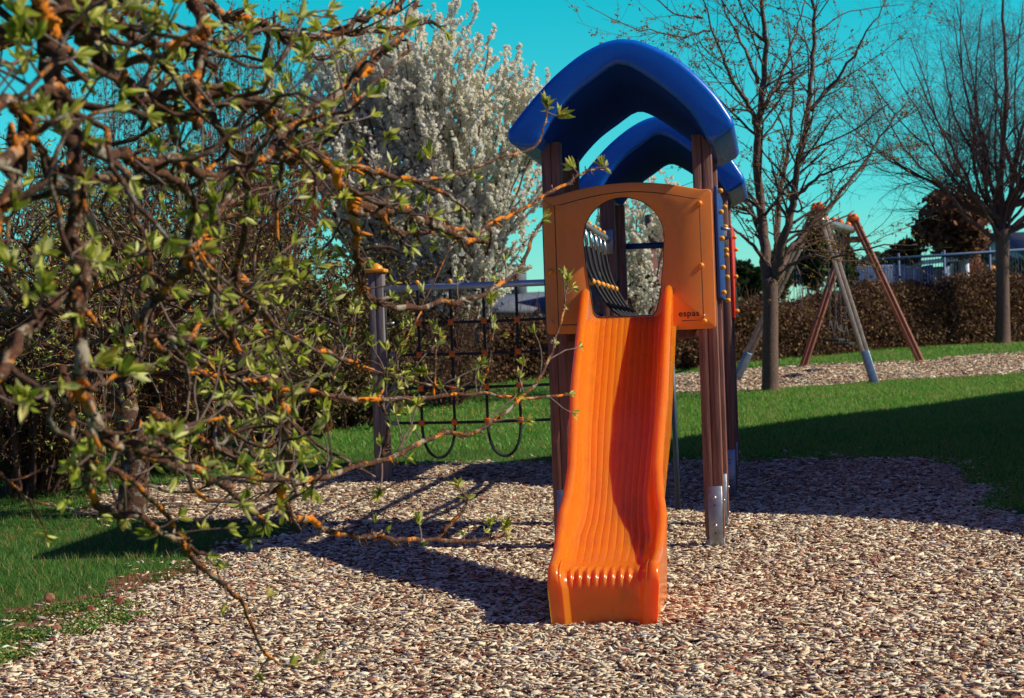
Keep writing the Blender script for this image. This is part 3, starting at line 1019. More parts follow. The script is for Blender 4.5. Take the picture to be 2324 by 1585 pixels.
# ---- rope bridge between the two bays
b_ = MB()
b_.tube([(-PX, 1.12, 2.12), (-PX, 3.64, 2.12)], 0.028, 14)
b_.build('hand_rail', M['steel'], tower, smooth=True)
b_ = MB()
b_.tube([(PX, 1.12, 2.12), (PX, 3.64, 2.12)], 0.028, 14)
b_.build('hand_rail', M['steel'], tower, smooth=True)
for sx in (-1, 1):
    for k in range(6):
        yy_ = 1.5 + k * 0.36
        P = smooth_path([(sx * PX, yy_, 2.10), (sx * 0.45, yy_, 1.95), (sx * 0.40, yy_, 1.75), (sx * 0.25, yy_, 1.50), (sx * 0.04, yy_, 1.39)], 6)
        b_ = MB(); b_.tube(P, 0.011, 7); ro = b_.build('bridge_rope', M['rope'], tower, smooth=True)
        b_ = MB(); b_.tube([(sx * PX, yy_, 2.10), (sx * 0.452, yy_, 1.98)], 0.014, 8); b_.build('ferrule', M['bolt'], ro, smooth=True)
        b_ = MB(); b_.ball((sx * PX, yy_, 2.155), 0.02, 10, 7); b_.build('top_ball', M['cap'], ro, smooth=True)
        b_ = MB(); b_.ball((sx * 0.385, yy_, 1.70), 0.026, 10, 7); b_.build('rope_ball', M['cap'], ro, smooth=True)
    b_ = MB(); b_.tube(smooth_path([(sx * 0.385, 1.12, 1.78), (sx * 0.385, 1.5, 1.71), (sx * 0.385, 2.4, 1.69), (sx * 0.385, 3.3, 1.71), (sx * 0.385, 3.64, 1.78)], 6), 0.011, 7)
    b_.build('long_rope', M['rope'], tower, smooth=True)
for xk in (-0.05, 0.05):
    b_ = MB()
    b_.tube(smooth_path([(xk, 1.10, 1.41), (xk, 1.7, 1.37), (xk, 2.4, 1.36), (xk, 3.1, 1.37), (xk, 3.66, 1.41)], 8), 0.02, 8)
    b_.build('foot_rope', M['rope'], tower, smooth=True)
# brackets and rear guard bar
for yy_ in (1.125, 3.635):
    for sx in (-1, 1):
        b_ = MB(); b_.box((sx * PX, yy_, 2.10), (0.09, 0.01, 0.20)); b_.build('rail_bracket', M['steel'], tower, bevel=0.002, seg=1)
b_ = MB()
b_.tube([(-0.40, 4.70, 2.115), (0.40, 4.70, 2.115)], 0.026, 12)
b_.build('guard_bar', M['bluepanel'], tower, smooth=True)
b_ = MB()
b_.box((0.34, 4.66, 2.16), (0.10, 0.03, 0.30))
b_.build('bar_bracket', M['bluepanel'], tower, bevel=0.004)
# steel pole below the deck
g1 = gl(0.10, 2.3)
b_ = MB()
b_.tube([(0.112, 2.3, g1 - 0.05), (0.105, 2.3, 1.40)], 0.020, 12)
b_.build('support_pole', M['polemetal'], tower, smooth=True)

# ---- climbing net at the left of the rear bay
NX, NY = -2.42, 3.66
g1 = gl(NX, NY)
b_ = MB()
b_.box((NX - 0.031, NY, (g1 - 0.05 + 1.93) / 2), (0.061, 0.118, 1.93 - g1 + 0.05))
b_.box((NX + 0.031, NY, (g1 - 0.05 + 1.93) / 2), (0.061, 0.118, 1.93 - g1 + 0.05))
npost = b_.build('net_post', M['greypost'], tower, bevel=0.006)
npost['label'] = 'grey weathered post at the left end of the net'
b_ = MB()
b_.box((NX, NY, 1.945), (0.17, 0.17, 0.03))
b_.tube([(NX, NY, 1.955), (NX, NY, 1.985), (NX, NY, 2.01)], np.array((0.06, 0.05, 0.012)), 10)
b_.build('post_cap', M['cap'], npost, bevel=0.006)
b_ = MB()
b_.tube([(NX + 0.06, NY, 1.79), (-PX - 0.06, NY, 1.79)], 0.028, 14)
M['railblue'] = mat('pale_grey_blue_rail', (0.42, 0.52, 0.62), (0.34, 0.44, 0.55), 6, 0.35, metal=0.25)
bar = b_.build('net_top_bar', M['railblue'], tower, smooth=True)
RZ = [1.50, 1.235, 0.955, 0.665]
CX = [NX + 0.06 + 0.285 + 0.278 * k for k in range(6)]
net = MB()
for z_ in RZ:
    P = [(NX + 0.06 + t * (-PX - 0.06 - NX - 0.06), NY, z_ - 0.012 * math.sin(math.pi * t)) for t in np.linspace(0, 1, 12)]
    net.tube(P, 0.0125, 7)
for k, x_ in enumerate(CX):
    P = [(x_, NY - 0.004, z_) for z_ in np.linspace(1.77, RZ[-1], 10)]
    net.tube(P, 0.0125, 7)
for k in (0, 2, 4):
    a0, a1 = CX[k], CX[k + 1]
    P = [((a0 + a1) / 2 - (a1 - a0) / 2 * math.cos(a), NY - 0.004, RZ[-1] - 0.30 * math.sin(a) ** 0.8) for a in np.linspace(0, math.pi, 20)]
    net.tube(P, 0.0125, 7)
netob = net.build('climbing_net', M['rope'], tower, smooth=True)
for x_ in CX:
    for z_ in RZ:
        c2 = MB(); c2.box((x_, NY - 0.004, z_ - 0.006), (0.05, 0.04, 0.05))
        c2.build('rope_clamp', M['conn'], netob, bevel=0.006)
for x_ in CX:
    b_ = MB(); b_.tube([(x_, NY, 1.775), (x_, NY, 1.70)], 0.016, 8); b_.build('ferrule', M['steel'], netob, smooth=True)
for z_ in RZ:
    b_ = MB(); b_.tube([(NX + 0.06, NY, z_), (NX + 0.14, NY, z_)], 0.015, 8); b_.build('ferrule', M['steel'], netob, smooth=True)
for x_ in CX:
    cap_on(x_, 1.815, NY, bar, (0, 0, 1), 0.02)

# ------------------------------------------------------------------ branching plants
LEAF_V = np.array([(0, 0, 0), (0, .36, -.05), (0, .72, -.03), (0, 1.05, .05), (-.13, .30, .06), (-.16, .64, .09), (.13, .30, .06), (.16, .64, .09)], float)
LEAF_F = np.array([(0, 1, 4), (4, 1, 2), (4, 2, 5), (5, 2, 3), (0, 6, 1), (6, 2, 1), (6, 7, 2), (7, 3, 2)])
OCT_V = np.array([(0, 0, 1), (1, 0, .1), (.3, .95, 0), (-.8, .6, .1), (-.8, -.6, -.1), (.3, -.95, 0), (0, 0, -.9)], float)
OCT_F = np.array([(0, 1, 2), (0, 2, 3), (0, 3, 4), (0, 4, 5), (0, 5, 1), (6, 2, 1), (6, 3, 2), (6, 4, 3), (6, 5, 4), (6, 1, 5)])

_h = [(math.cos(a), math.sin(a), 0.15 if i % 2 else 0.0) for i, a in enumerate(np.arange(6) * math.pi / 3)]
PET_V = np.array([(x_, y_, z_) for x_, y_, z_ in _h] + [(0.1 + z_ * 0.5, x_, y_) for x_, y_, z_ in _h] + [(y_ * 0.9, z_ - 0.1, x_ * 0.9) for x_, y_, z_ in _h], float)
PET_F = np.array([(0, 1, 2, 3, 4, 5), (6, 7, 8, 9, 10, 11), (12, 13, 14, 15, 16, 17)])

def unit(v):
    v = np.asarray(v, float)
    return v / (np.linalg.norm(v) + 1e-12)

def frames_along(D, r2):
    """matrices whose local y runs along D with a random twist"""
    D = D / (np.linalg.norm(D, axis=1)[:, None] + 1e-12)
    Rv = r2.normal(size=D.shape)
    X = np.cross(D, Rv); X /= np.linalg.norm(X, axis=1)[:, None] + 1e-12
    Z = np.cross(X, D)
    return np.stack((X, D, Z), -1)

def wander(start, d, length, n, wig, trop, r2):
    """a crooked path"""
    P = [np.asarray(start, float)]
    d = unit(d)
    st = length / n
    for i in range(n):
        d = unit(d + r2.normal(0, wig, 3) + np.asarray(trop) * st)
        P.append(P[-1] + d * st)
    return np.array(P)

def knobbly(P, r, r2, amt=0.16, sides=7):
    n = len(P)
    return np.asarray(r)[:, None] * (1 + r2.normal(0, amt, (n, sides)))

class Plant:
    def __init__(self, seed):
        self.r = np.random.default_rng(seed)
        self.br = []          # (path, radii)
        self.tips = []        # (position, direction, size)

    def path(self, P, r0, r1):
        P = np.asarray(P, float)
        rr = np.linspace(0, 1, len(P))
        self.br.append((P, r0 + (r1 - r0) * rr ** 0.8))
        return len(self.br) - 1

    def pick(self, idx, tmin=0.1, tmax=1.0):
        P, rad = self.br[idx]
        k = int(self.r.uniform(tmin, tmax) * (len(P) - 1))
        k = min(k, len(P) - 2)
        return P[k], unit(P[k + 1] - P[k]), rad[k]

    def side(self, t, ang):
        v = self.r.normal(size=3)
        v = unit(v - t * np.dot(v, t))
        return unit(t * math.cos(ang) + v * math.sin(ang))

def leaves(b_, tips, r2, lmin, lmax, nmin=4, nmax=8, spread=0.75, TV=LEAF_V, TF=LEAF_F):
    L, D, S = [], [], []
    for p, d, s in tips:
        k = r2.integers(nmin, nmax + 1)
        for _ in range(k):
            dd = unit(unit(d) + r2.normal(0, spread, 3))
            L.append(p); D.append(dd); S.append(s * r2.uniform(lmin, lmax))
    L, D, S = np.array(L), np.array(D), np.array(S)
    Mx = frames_along(D, r2) * S[:, None, None]
    b_.scatter(TV, TF, Mx, L)

# ------------------------------------------------------------------ near apple tree
ENV = [(-400, -200), (900, -200), (960, -20), (900, 120), (850, 240), (820, 330), (900, 400), (1010, 520), (1000, 620), (830, 640),
       (860, 800), (960, 900), (900, 1010), (760, 1080), (640, 1180), (470, 1230), (330, 1215), (60, 1130), (-120, 1150), (-400, 1100)]
ap = Plant(11)
TRACE = [
 # (points in the photograph, distance at start / end, width in pixels at start / end)
 ([(75, -60), (100, 50), (125, 105), (140, 180), (134, 240), (156, 312), (165, 400), (168, 480), (172, 600), (180, 690), (187, 790), (195, 880), (205, 950), (208, 985)], 3.7, 3.8, 34, 20),
 ([(120, -60), (135, 0), (170, 40), (200, 76), (225, 132), (260, 168), (305, 217), (350, 248), (400, 257), (480, 262)], 3.7, 4.5, 40, 16),
 ([(195, 75), (230, 55), (255, 38), (305, 88), (345, 104), (361, 136), (385, 164), (425, 184), (461, 188)], 3.8, 4.4, 20, 10),
 ([(320, 98), (400, 100), (473, 96), (533, 92), (561, 72), (613, 68)], 4.0, 4.7, 12, 7),
 ([(430, -60), (500, 25), (557, 40), (600, 62), (640, 78), (682, 86), (740, 80), (800, 55), (850, 30), (900, 22), (925, -30)], 5.0, 5.5, 17, 9),
 ([(640, 85), (760, 80), (840, 68), (930, 60), (985, 52), (1008, 70)], 5.2, 5.5, 11, 6),
 ([(445, -50), (450, 40), (453, 100), (446, 170), (440, 230), (447, 300)], 4.3, 4.2, 24, 15),
 ([(300, 368), (370, 372), (420, 376), (480, 395), (560, 375), (620, 330), (680, 275), (742, 225), (800, 190), (860, 130), (905, 85), (925, 45), (960, -30)], 4.0, 5.2, 18, 9),
 ([(700, 262), (740, 285), (790, 250), (827, 212), (883, 160), (920, 120), (926, 97), (912, 93)], 4.9, 5.4, 10, 5),
 ([(160, 316), (208, 325), (260, 353), (300, 369), (361, 393), (421, 433), (440, 480)], 3.7, 4.3, 22, 10),
 ([(168, 393), (240, 401), (321, 413), (385, 421), (429, 437)], 3.75, 4.3, 14, 8),
 ([(440, 235), (490, 208), (561, 232), (625, 260), (682, 321), (705, 349), (762, 389), (786, 433), (798, 481), (805, 560), (815, 620), (824, 662), (850, 690), (900, 696), (1000, 688), (1070, 678), (1130, 652), (1185, 600), (1208, 540), (1232, 500)], 4.3, 6.6, 20, 6),
 ([(625, 350), (690, 362), (722, 353), (760, 372), (830, 385), (880, 395), (950, 415), (1010, 440), (1060, 480)], 5.0, 5.8, 17, 6),
 ([(940, 412), (1000, 405), (1060, 390), (1110, 368), (1150, 355), (1195, 345), (1222, 320), (1236, 285), (1242, 250)], 5.6, 6.6, 8, 4),
 ([(795, 468), (840, 470), (900, 478), (960, 500), (1010, 525), (1060, 545), (1105, 545)], 5.2, 6.2, 18, 9),
 ([(798, 478), (860, 490), (905, 525), (960, 530), (1030, 520), (1080, 535)], 5.2, 6.2, 14, 8),
 ([(1065, 545), (1130, 500), (1180, 478), (1230, 445), (1285, 420), (1310, 400), (1340, 385), (1375, 382)], 6.2, 7.0, 9, 5),
 ([(205, 955), (240, 1000), (290, 1010), (345, 1005), (390, 985)], 3.8, 4.0, 20, 12),
 ([(174, 640), (100, 713), (60, 770), (0, 842), (-60, 900)], 3.8, 3.4, 14, 22),
 ([(601, 860), (630, 893), (650, 945), (646, 1005), (650, 1066), (646, 1106), (658, 1162), (720, 1192), (765, 1212), (850, 1216), (890, 1222), (990, 1226), (1080, 1228), (1150, 1216)], 5.2, 7.2, 18, 6),
 ([(990, 1226), (1015, 1195), (1050, 1160), (1062, 1135)], 6.9, 7.0, 9, 5),
 ([(440, 480), (425, 560), (397, 637), (341, 693), (321, 737), (337, 761), (401, 773), (433, 769), (453, 733)], 4.3, 4.7, 16, 10),
 ([(337, 765), (381, 801), (421, 837), (481, 849), (541, 861), (590, 868)], 4.6, 5.2, 11, 7),
 ([(460, 560), (490, 660), (521, 753), (541, 805), (561, 853), (601, 877), (661, 885), (721, 893), (817, 910), (960, 903), (1080, 893), (1180, 905), (1292, 897)], 4.5, 7.2, 17, 5),
 ([(540, 620), (601, 713), (661, 761), (730, 797), (786, 817), (830, 838), (885, 852), (950, 868), (1040, 880)], 5.0, 6.9, 13, 4),
 ([(350, 930), (409, 970), (461, 998), (521, 1038), (561, 1062), (617, 1086), (700, 1092), (800, 1062), (900, 1030), (1000, 988), (1085, 974), (1150, 935), (1220, 865), (1252, 800), (1275, 720), (1287, 650)], 4.4, 7.3, 15, 4),
 ([(290, 1010), (333, 1038), (421, 1062), (481, 1086), (521, 1114), (569, 1158), (605, 1182)], 4.0, 4.9, 15, 8),
 ([(200, 985), (196, 1060), (205, 1122), (250, 1160), (330, 1190), (400, 1220), (440, 1270), (500, 1322), (550, 1372), (575, 1430), (600, 1480), (640, 1510), (692, 1521)], 3.9, 5.4, 16, 4),
 ([(255, 1060), (273, 1078), (329, 1118), (385, 1180), (400, 1210), (430, 1240), (470, 1262)], 4.2, 4.8, 11, 7),
 ([(140, 830), (148, 905), (160, 970), (164, 1042)], 4.0, 4.0, 14, 10),
 ([(-60, 1040), (0, 1080), (40, 1110), (70, 1135), (140, 1150), (230, 1170)], 4.6, 5.0, 8, 3),
 ([(60, 1128), (85, 1170), (105, 1215)], 4.7, 4.9, 5, 3),
 ([(860, 905), (905, 800), (950, 720), (985, 640), (1032, 540)], 6.2, 7.0, 5, 3),
 ([(1085, 893), (1102, 850), (1116, 780), (1112, 690)], 6.8, 7.0, 6, 4),
 ([(985, 900), (990, 810), (988, 745)], 6.5, 6.6, 6, 4),
 ([(740, 900), (770, 830), (795, 760), (802, 690)], 5.9, 6.2, 5, 3),
 ([(860, 1040), (880, 980), (868, 920), (850, 900)], 6.3, 6.3, 9, 6),
 ([(-60, 260), (0, 250), (60, 235), (140, 200)], 3.3, 3.7, 26, 18),
 ([(-60, 420), (40, 330), (65, 300), (80, 260)], 3.3, 3.6, 26, 14),
 ([(-60, 620), (20, 440), (45, 380), (60, 320)], 3.4, 3.6, 22, 14),
 ([(420, 590), (470, 520), (520, 440), (560, 376)], 4.4, 4.7, 11, 9),
 ([(480, 262), (520, 330), (560, 420), (540, 620), (556, 700), (610, 780)], 4.5, 5.2, 13, 9),
]
wig = np.random.default_rng(3)
for pts, z0, z1, w0, w1 in TRACE:
    p2 = np.array(pts, float)
    seg = np.concatenate(([0], np.cumsum(np.linalg.norm(np.diff(p2, axis=0), axis=1))))
    zz_ = z0 + (z1 - z0) * seg / seg[-1]
    P = np.array([at(a[0], a[1], Z) for a, Z in zip(p2, zz_)])
    P = smooth_path(P, 7)
    ln_ = np.linspace(0, 1, len(P))
    wd = (w0 + (w1 - w0) * ln_)
    wd = wd * np.interp(wd, [4, 10, 20, 40], [1.0, 1.35, 1.45, 1.2])
    k = wig.normal(0, 1, (len(P), 3)); k = (k + np.roll(k, 1, 0) + np.roll(k, 2, 0)) / 3
    P = P + k * (wd / F * P[:, 1] * 0.42)[:, None]
    ap.br.append((P, wd / 2 / F * P[:, 1]))
n_trace = len(ap.br)
# trunk and limbs out of the frame to the left
TB = np.array((-2.55, 4.5, float(gz(-2.55, 4.5)) - 0.05))
trunk_top = np.array((-2.35, 4.35, 1.25))
trunk_path = smooth_path([TB, TB + (0.05, 0, 0.5), TB + (0.10, -0.08, 1.0), trunk_top], 6)
for idx in (0, 1, 4, 6, 18, 31 - 1, 37, 38, 39):
    e = ap.br[idx][0][0]; 
    if idx == 18: e = ap.br[idx][0][-1]
    r_e = ap.br[idx][1][0] if idx != 18 else ap.br[idx][1][-1]
    mid = (trunk_top + e) / 2 + np.array((0, 0, 0.25))
    P = smooth_path([trunk_top - (0, 0, 0.1), trunk_top * 0.7 + e * 0.3 + np.array((0, 0, 0.25)), mid * 0.4 + e * 0.6, e], 8)
    ap.br.append((P, np.linspace(0.04, r_e, len(P))))

def inenv(p):
    if p[1] < 2.6: return False
    x_, y_ = proj(p)
    return bool(inpoly(np.array([x_]), np.array([y_]), ENV)[0])

main_n = len(ap.br)
lens = np.array([np.linalg.norm(np.diff(b[0], axis=0), axis=1).sum() for b in ap.br])
# secondary crooked branches
cnt = 0
while cnt < 150:
    i = ap.r.choice(main_n, p=lens / lens.sum())
    p, t, r_ = ap.pick(i, 0.05, 0.95)
    if not inenv(p) or p[1] > 6.4: continue
    d = ap.side(t, ap.r.uniform(0.6, 1.35))
    d = unit(d + np.array((0.15, 0.25, -0.05)))
    L_ = ap.r.uniform(0.12, 0.55)
    P = wander(p, d, L_, 9, 0.36, (0, 0, ap.r.normal(0.3, 0.8)), ap.r)
    if not inenv(P[-1]) or not inenv(P[5]): continue
    r0 = min(r_ * 0.65, ap.r.uniform(0.0045, 0.012))
    ap.path(P, r0, r0 * 0.5)
    cnt += 1
sec_n = len(ap.br)
bb_, tw, sb_ = MB(), MB(), MB()
for k, (P, rad) in enumerate(ap.br):
    if k < n_trace or (n_trace <= k < main_n):
        sd = 9
        bb_.tube(P, knobbly(P, rad, ap.r, 0.11, sd), sd)
        # spur scars and lichen knobs
        for _ in range(int(len(P) * 0.55)):
            q, t, r_ = ap.pick(k, 0.05, 0.98)
            v = ap.side(t, 1.4)
            bb_.tube([q, q + v * r_ * 1.1, q + (v + t * 0.4) * r_ * ap.r.uniform(1.5, 4.2)], np.array((r_ * 0.6, r_ * 0.48, r_ * 0.3)), 6)
    else:
        sb_.tube(P, knobbly(P, rad, ap.r, 0.15, 6), 6)
# twigs with leaf rosettes
tips = []
lens = np.array([np.linalg.norm(np.diff(b[0], axis=0), axis=1).sum() for b in ap.br])
pr = lens / lens.sum()
cnt = 0
while cnt < 330:
    i = ap.r.choice(len(ap.br), p=pr)
    p, t, r_ = ap.pick(i, 0.08, 1.0)
    if not inenv(p): continue
    d = unit(ap.side(t, ap.r.uniform(0.5, 1.3)) + np.array((0.1, 0, 0.45)))
    L_ = ap.r.uniform(0.03, 0.22)
    P = wander(p, d, L_, 5, 0.12, (0, 0, 1.5), ap.r)
    if not inenv(P[-1]): continue
    r0 = ap.r.uniform(0.0022, 0.0038)
    tw.tube(P, np.linspace(r0, r0 * 0.7, 6), 5)
    if ap.r.random() < 0.80:
        tips.append((P[-1], P[-1] - P[-2], 1.0))
    if L_ > 0.13 and ap.r.random() < 0.6:
        tips.append((P[3], ap.side(unit(P[3] - P[2]), 1.0), 0.7))
    cnt += 1
for i in list(range(n_trace)) + list(range(main_n, sec_n)):
    P = ap.br[i][0]
    if ap.br[i][1][-1] < 0.009 and i not in (27,):
        tips.append((P[-1], P[-1] - P[-2], 1.0))
# the clusters that stand out in the photograph
CL = [(60, 900, 3.4), (30, 80, 3.3), (240, 60, 3.7), (200, 45, 3.6), (340, 60, 4.0), (100, 255, 3.5), (145, 290, 3.6), (275, 205, 3.9), (210, 640 - 40, 3.9), (700, 130, 4.9), (690, 228, 4.8),
      (780, 448, 5.1), (930, 420, 5.6), (945, 465, 5.6), (880, 310, 5.0), (975, 355, 5.7), (660, 620, 5.1), (640, 600, 5.1), (510, 735, 4.6), (620, 830, 5.0), (655, 800, 5.0),
      (225, 820, 3.8), (275, 845, 3.8), (350, 985, 3.9), (385, 975, 3.9), (170, 1062, 3.8), (230, 1075, 3.8), (708, 1112, 5.4), (862, 1118, 6.2), (1040, 1105, 6.9), (950, 1185, 6.8), (1112, 1190, 7.1), (1145, 1195, 7.1),
      (592, 1205, 5.4), (1242, 235, 6.6), (1270, 262, 6.6), (1300, 380, 6.9), (1365, 372, 7.0), (1287, 635, 7.3), (960, 845, 6.5), (885, 845, 6.3), (350, 1215, 4.6), (1030, 540, 7.0), (1112, 680, 7.0),
      (930, 735, 6.7), (810, 560 - 20, 5.4), (570, 475, 4.6), (470, 420, 4.4), (360, 340, 4.0), (480, 500, 4.5), (100, 660, 3.5), (40, 30, 3.3), (330, 560, 4.2), (25, 600, 3.4), (210, 1000, 3.8)]
allpts = np.vstack([b[0] for b in ap.br[:sec_n]])
for px, py, Z in CL:
    q = at(px, py, Z)
    k = np.argmin(np.linalg.norm((allpts - q) * np.array((1, 0.5, 1)), axis=1))
    s_ = allpts[k]
    P = smooth_path([s_, s_ * 0.5 + q * 0.5 + np.array((0.004, 0, -0.006)), q], 4)
    tw.tube(P, np.linspace(0.0036, 0.0026, len(P)), 6)
    d = unit(unit(q - s_) + np.array((0.1, -0.25, 0.7)))
    tips.append((q, d, 1.25)); tips.append((q - d * 0.006, d, 1.0)); tips.append((q - d * 0.012, d, 0.8))
for i, n_ in ((11, 16), (12, 8), (14, 8), (19, 10), (23, 22), (24, 18), (25, 26), (26, 8), (27, 8), (22, 8), (32, 4), (33, 4), (34, 3), (35, 4), (36, 4)):
    for _ in range(n_):
        p, t, r_ = ap.pick(i, 0.12, 1.0)
        d = unit(ap.side(t, ap.r.uniform(0.5, 1.2)) + np.array((0.1, 0, 0.6)))
        P = wander(p, d, ap.r.uniform(0.02, 0.20) if i in (23, 24, 25) else ap.r.uniform(0.02, 0.10), 5, 0.16, (0, 0, 1.5), ap.r)
        tw.tube(P, np.linspace(0.0034, 0.0022, 6), 5)
        tips.append((P[-1], P[-1] - P[-2], 0.9))
lf = MB()
leaves(lf, tips, ap.r, 0.025, 0.050, 5, 8, 0.45)
apple = empty('apple_tree', TB)
tag(apple, 'crooked lichen-covered apple tree reaching in from the left, leaves just opening', 'tree')
apple_parts = []
b2 = MB(); b2.tube(trunk_path, np.linspace(0.13, 0.085, len(trunk_path)), 14)
apple_parts.append(b2.build('trunk', M['bark'], smooth=True))
apple_parts.append(bb_.build('limbs', M['bark'], smooth=True))
crown_ = tw.build('crown', M['twig'], smooth=True)
sb_.build('branches', M['barkfar'], smooth=True, parent=crown_)
apple_parts.append(crown_)
lf.build('leaves', M['leaf'], smooth=True, parent=crown_)
def adopt(root, parts):
    for o_ in parts:
        o_.parent = root
        o_.matrix_parent_inverse = Matrix.Translation(-Vector(root.location))
adopt(apple, apple_parts)

# ------------------------------------------------------------------ generic woody plant
def woody(pl, idxs, levels, ok=None):
    """levels: list of (count per metre, length range, angle range, radius factor, wiggle, tropism, sides)"""
    out = []
    cur = list(idxs)
    for cpm, lr, ar, rf, wg, tr, _s, tmin in levels:
        nxt = []
        for i in cur:
            P, rad = pl.br[i]
            L_ = np.linalg.norm(np.diff(P, axis=0), axis=1).sum()
            for _ in range(pl.r.poisson(cpm * L_)):
                p, t, r_ = pl.pick(i, tmin, 1.0)
                d = pl.side(t, pl.r.uniform(*ar))
                ll = pl.r.uniform(*lr)
                n_ = max(3, min(9, int(ll / 0.10)))
                Q = wander(p, d, ll, n_, wg, (0, 0, tr), pl.r)
                if ok is not None and not ok(Q[-1]): continue
                r0 = max(0.0018, r_ * rf)
                nxt.append(pl.path(Q, r0, max(0.0014, r0 * 0.45)))
        out.append(nxt)
        cur = nxt
    return out

def tubes(b_, pl, idxs, sides):
    for i in idxs:
        P, rad = pl.br[i]
        b_.tube(P, rad, sides, caps=sides > 4)

# ---- second apple tree further back on the left
ENV2 = [(-300, 200), (60, 230), (250, 260), (430, 290), (560, 380), (700, 500), (760, 640), (800, 800), (780, 960), (640, 1040), (480, 1060), (300, 1080), (100, 1090), (-300, 1100)]
p2_ = Plant(23)
A2B = np.array((-2.9, 13.2, float(gz(-2.9, 13.2)) - 0.05))
tp = smooth_path([A2B, A2B + (0.05, 0, 0.5), A2B + (-0.02, 0, 1.0), A2B + (0.1, 0.05, 1.35)], 5)
main = []
for a in range(26):
    ang = a * 2.4
    d = np.array((math.cos(ang), 0.7 * math.sin(ang), p2_.r.uniform(-0.1, 1.2)))
    main.append(p2_.path(wander(tp[-1 - a % 5], d, p2_.r.uniform(1.2, 2.7), 16, 0.16, (0, 0, -0.35), p2_.r), 0.035, 0.010))
def ok2(p):
    x_, y_ = proj(p)
    return bool(inpoly(np.array([x_]), np.array([y_]), ENV2)[0])
lv = woody(p2_, main, [(5.5, (0.3, 0.9), (0.5, 1.3), 0.5, 0.18, -0.2, 6, 0.15), (6.0, (0.12, 0.40), (0.5, 1.3), 0.5, 0.15, 0.8, 5, 0.1)], ok2)
bb_, lf = MB(), MB(); tw = bb_
tubes(bb_, p2_, main, 8); tubes(bb_, p2_, lv[0], 6); tubes(tw, p2_, lv[1], 4)
tips = []
for i in lv[0] + lv[1]:
    P = p2_.br[i][0]
    tips.append((P[-1], P[-1] - P[-2] + np.array((0, 0, 0.02)), 1.0))
    if p2_.r.random() < 0.15:
        tips.append((P[len(P) // 2], p2_.side(unit(P[-1] - P[-2]), 0.9), 0.8))
leaves(lf, tips, p2_.r, 0.022, 0.045, 3, 6, 0.6)
b2 = MB(); b2.tube(tp, np.linspace(0.12, 0.08, len(tp)), 12)
t2 = empty('apple_tree', A2B)
tag(t2, 'denser small apple tree with fresh yellow-green leaves behind the lichen-covered branches', 'tree')
adopt(t2, [b2.build('trunk', M['barkfar'], smooth=True), bb_.build('branches', M['barkfar'], smooth=True), lf.build('leaves', M['leaf'], smooth=True)])

# ---- white blossoming shrub-trees
def blossom_tree(seed, bx, by, stems, crown, label, dens=1.0, size=1.0):
    pl = Plant(seed)
    base = np.array((bx, by, float(gz(bx, by)) - 0.05))
    (cx, cz, rx, rz) = crown
    main = []
    for k in range(stems):
        a = pl.r.uniform(0, 6.28)
        st = base + np.array((0.25 * math.cos(a), 0.25 * math.sin(a), 0))
        tx = cx + pl.r.uniform(-0.95, 0.95) * rx
        tz = cz + rz * pl.r.uniform(0.3, 0.95) * math.sqrt(max(0.05, 1 - ((tx - cx) / rx) ** 2))
        ty = by + pl.r.uniform(-0.55, 0.55)
        e = np.array((tx, ty, tz))
        m1 = st * 0.6 + e * 0.4 + np.array((0, 0, 0.25)); 
        P = smooth_path([st, m1, e], 9)
        P = P + pl.r.normal(0, 0.02, P.shape)
        main.append(pl.path(P, pl.r.uniform(0.025, 0.05), 0.006))
    def ok(p):
        return ((p[0] - cx) / rx) ** 2 + ((p[2] - cz) / (rz * 1.05)) ** 2 < 1.06 + 0.12 * math.sin(9 * p[0]) + 0.05 * math.sin(31 * p[0])
    lv = woody(pl, main, [(3.6, (0.5, 1.3), (0.3, 0.8), 0.5, 0.10, 1.1, 5, 0.25), (2.9, (0.2, 0.65), (0.4, 1.0), 0.5, 0.10, 1.0, 3, 0.1)], ok)
    bb_, fl = MB(), MB()
    tubes(bb_, pl, main, 7); tubes(bb_, pl, lv[0], 4); tubes(bb_, pl, lv[1], 3)
    L_, S_ = [], []
    for i in lv[0] + lv[1]:
        P, rad = pl.br[i]
        ll = np.linalg.norm(np.diff(P, axis=0), axis=1).sum()
        n_ = int(ll * 36 * dens)
        for _ in range(n_):
            t = pl.r.uniform(0.1, 1.0) * (len(P) - 1)
            k = min(int(t), len(P) - 2)
            q = P[k] + (P[k + 1] - P[k]) * (t - k) + pl.r.normal(0, 0.015, 3)
            L_.append(q); S_.append(pl.r.uniform(0.014, 0.036) * size)
    L_, S_ = np.array(L_), np.array(S_)
    Mx = frames_along(pl.r.normal(size=L_.shape), pl.r) * S_[:, None, None]
    Mx = Mx * pl.r.uniform(0.7, 1.3, (len(L_), 1, 3))
    fl.scatter(PET_V, PET_F, Mx, L_)
    root = empty('blossom_tree', base)
    tag(root, label, 'tree')
    adopt(root, [bb_.build('branches', M['reddishtwig'], smooth=True), fl.build('blossom', M['blossom'])])
    return root

def crown_from_px(x0, x1, y0, y1, Z):
    a = at((x0 + x1) / 2, (y0 + y1) / 2, Z); b = at(x1, (y0 + y1) / 2, Z); c = at((x0 + x1) / 2, y0, Z)
    return (a[0], a[2], b[0] - a[0], c[2] - a[2])
g = ground_at(1045, 893)
blossom_tree(31, g[0] - 0.25, g[1], 46, crown_from_px(590, 1300, 0, 790, g[1]), 'tall white blossoming tree with many stems behind the climbing net', 1.15)
blossom_tree(32, at(1420, 700, 29)[0], 29.0, 10, crown_from_px(1330, 1570, 370, 690, 29), 'sparser white blossoming tree seen through the hole in the orange panel', 0.75, 1.1)

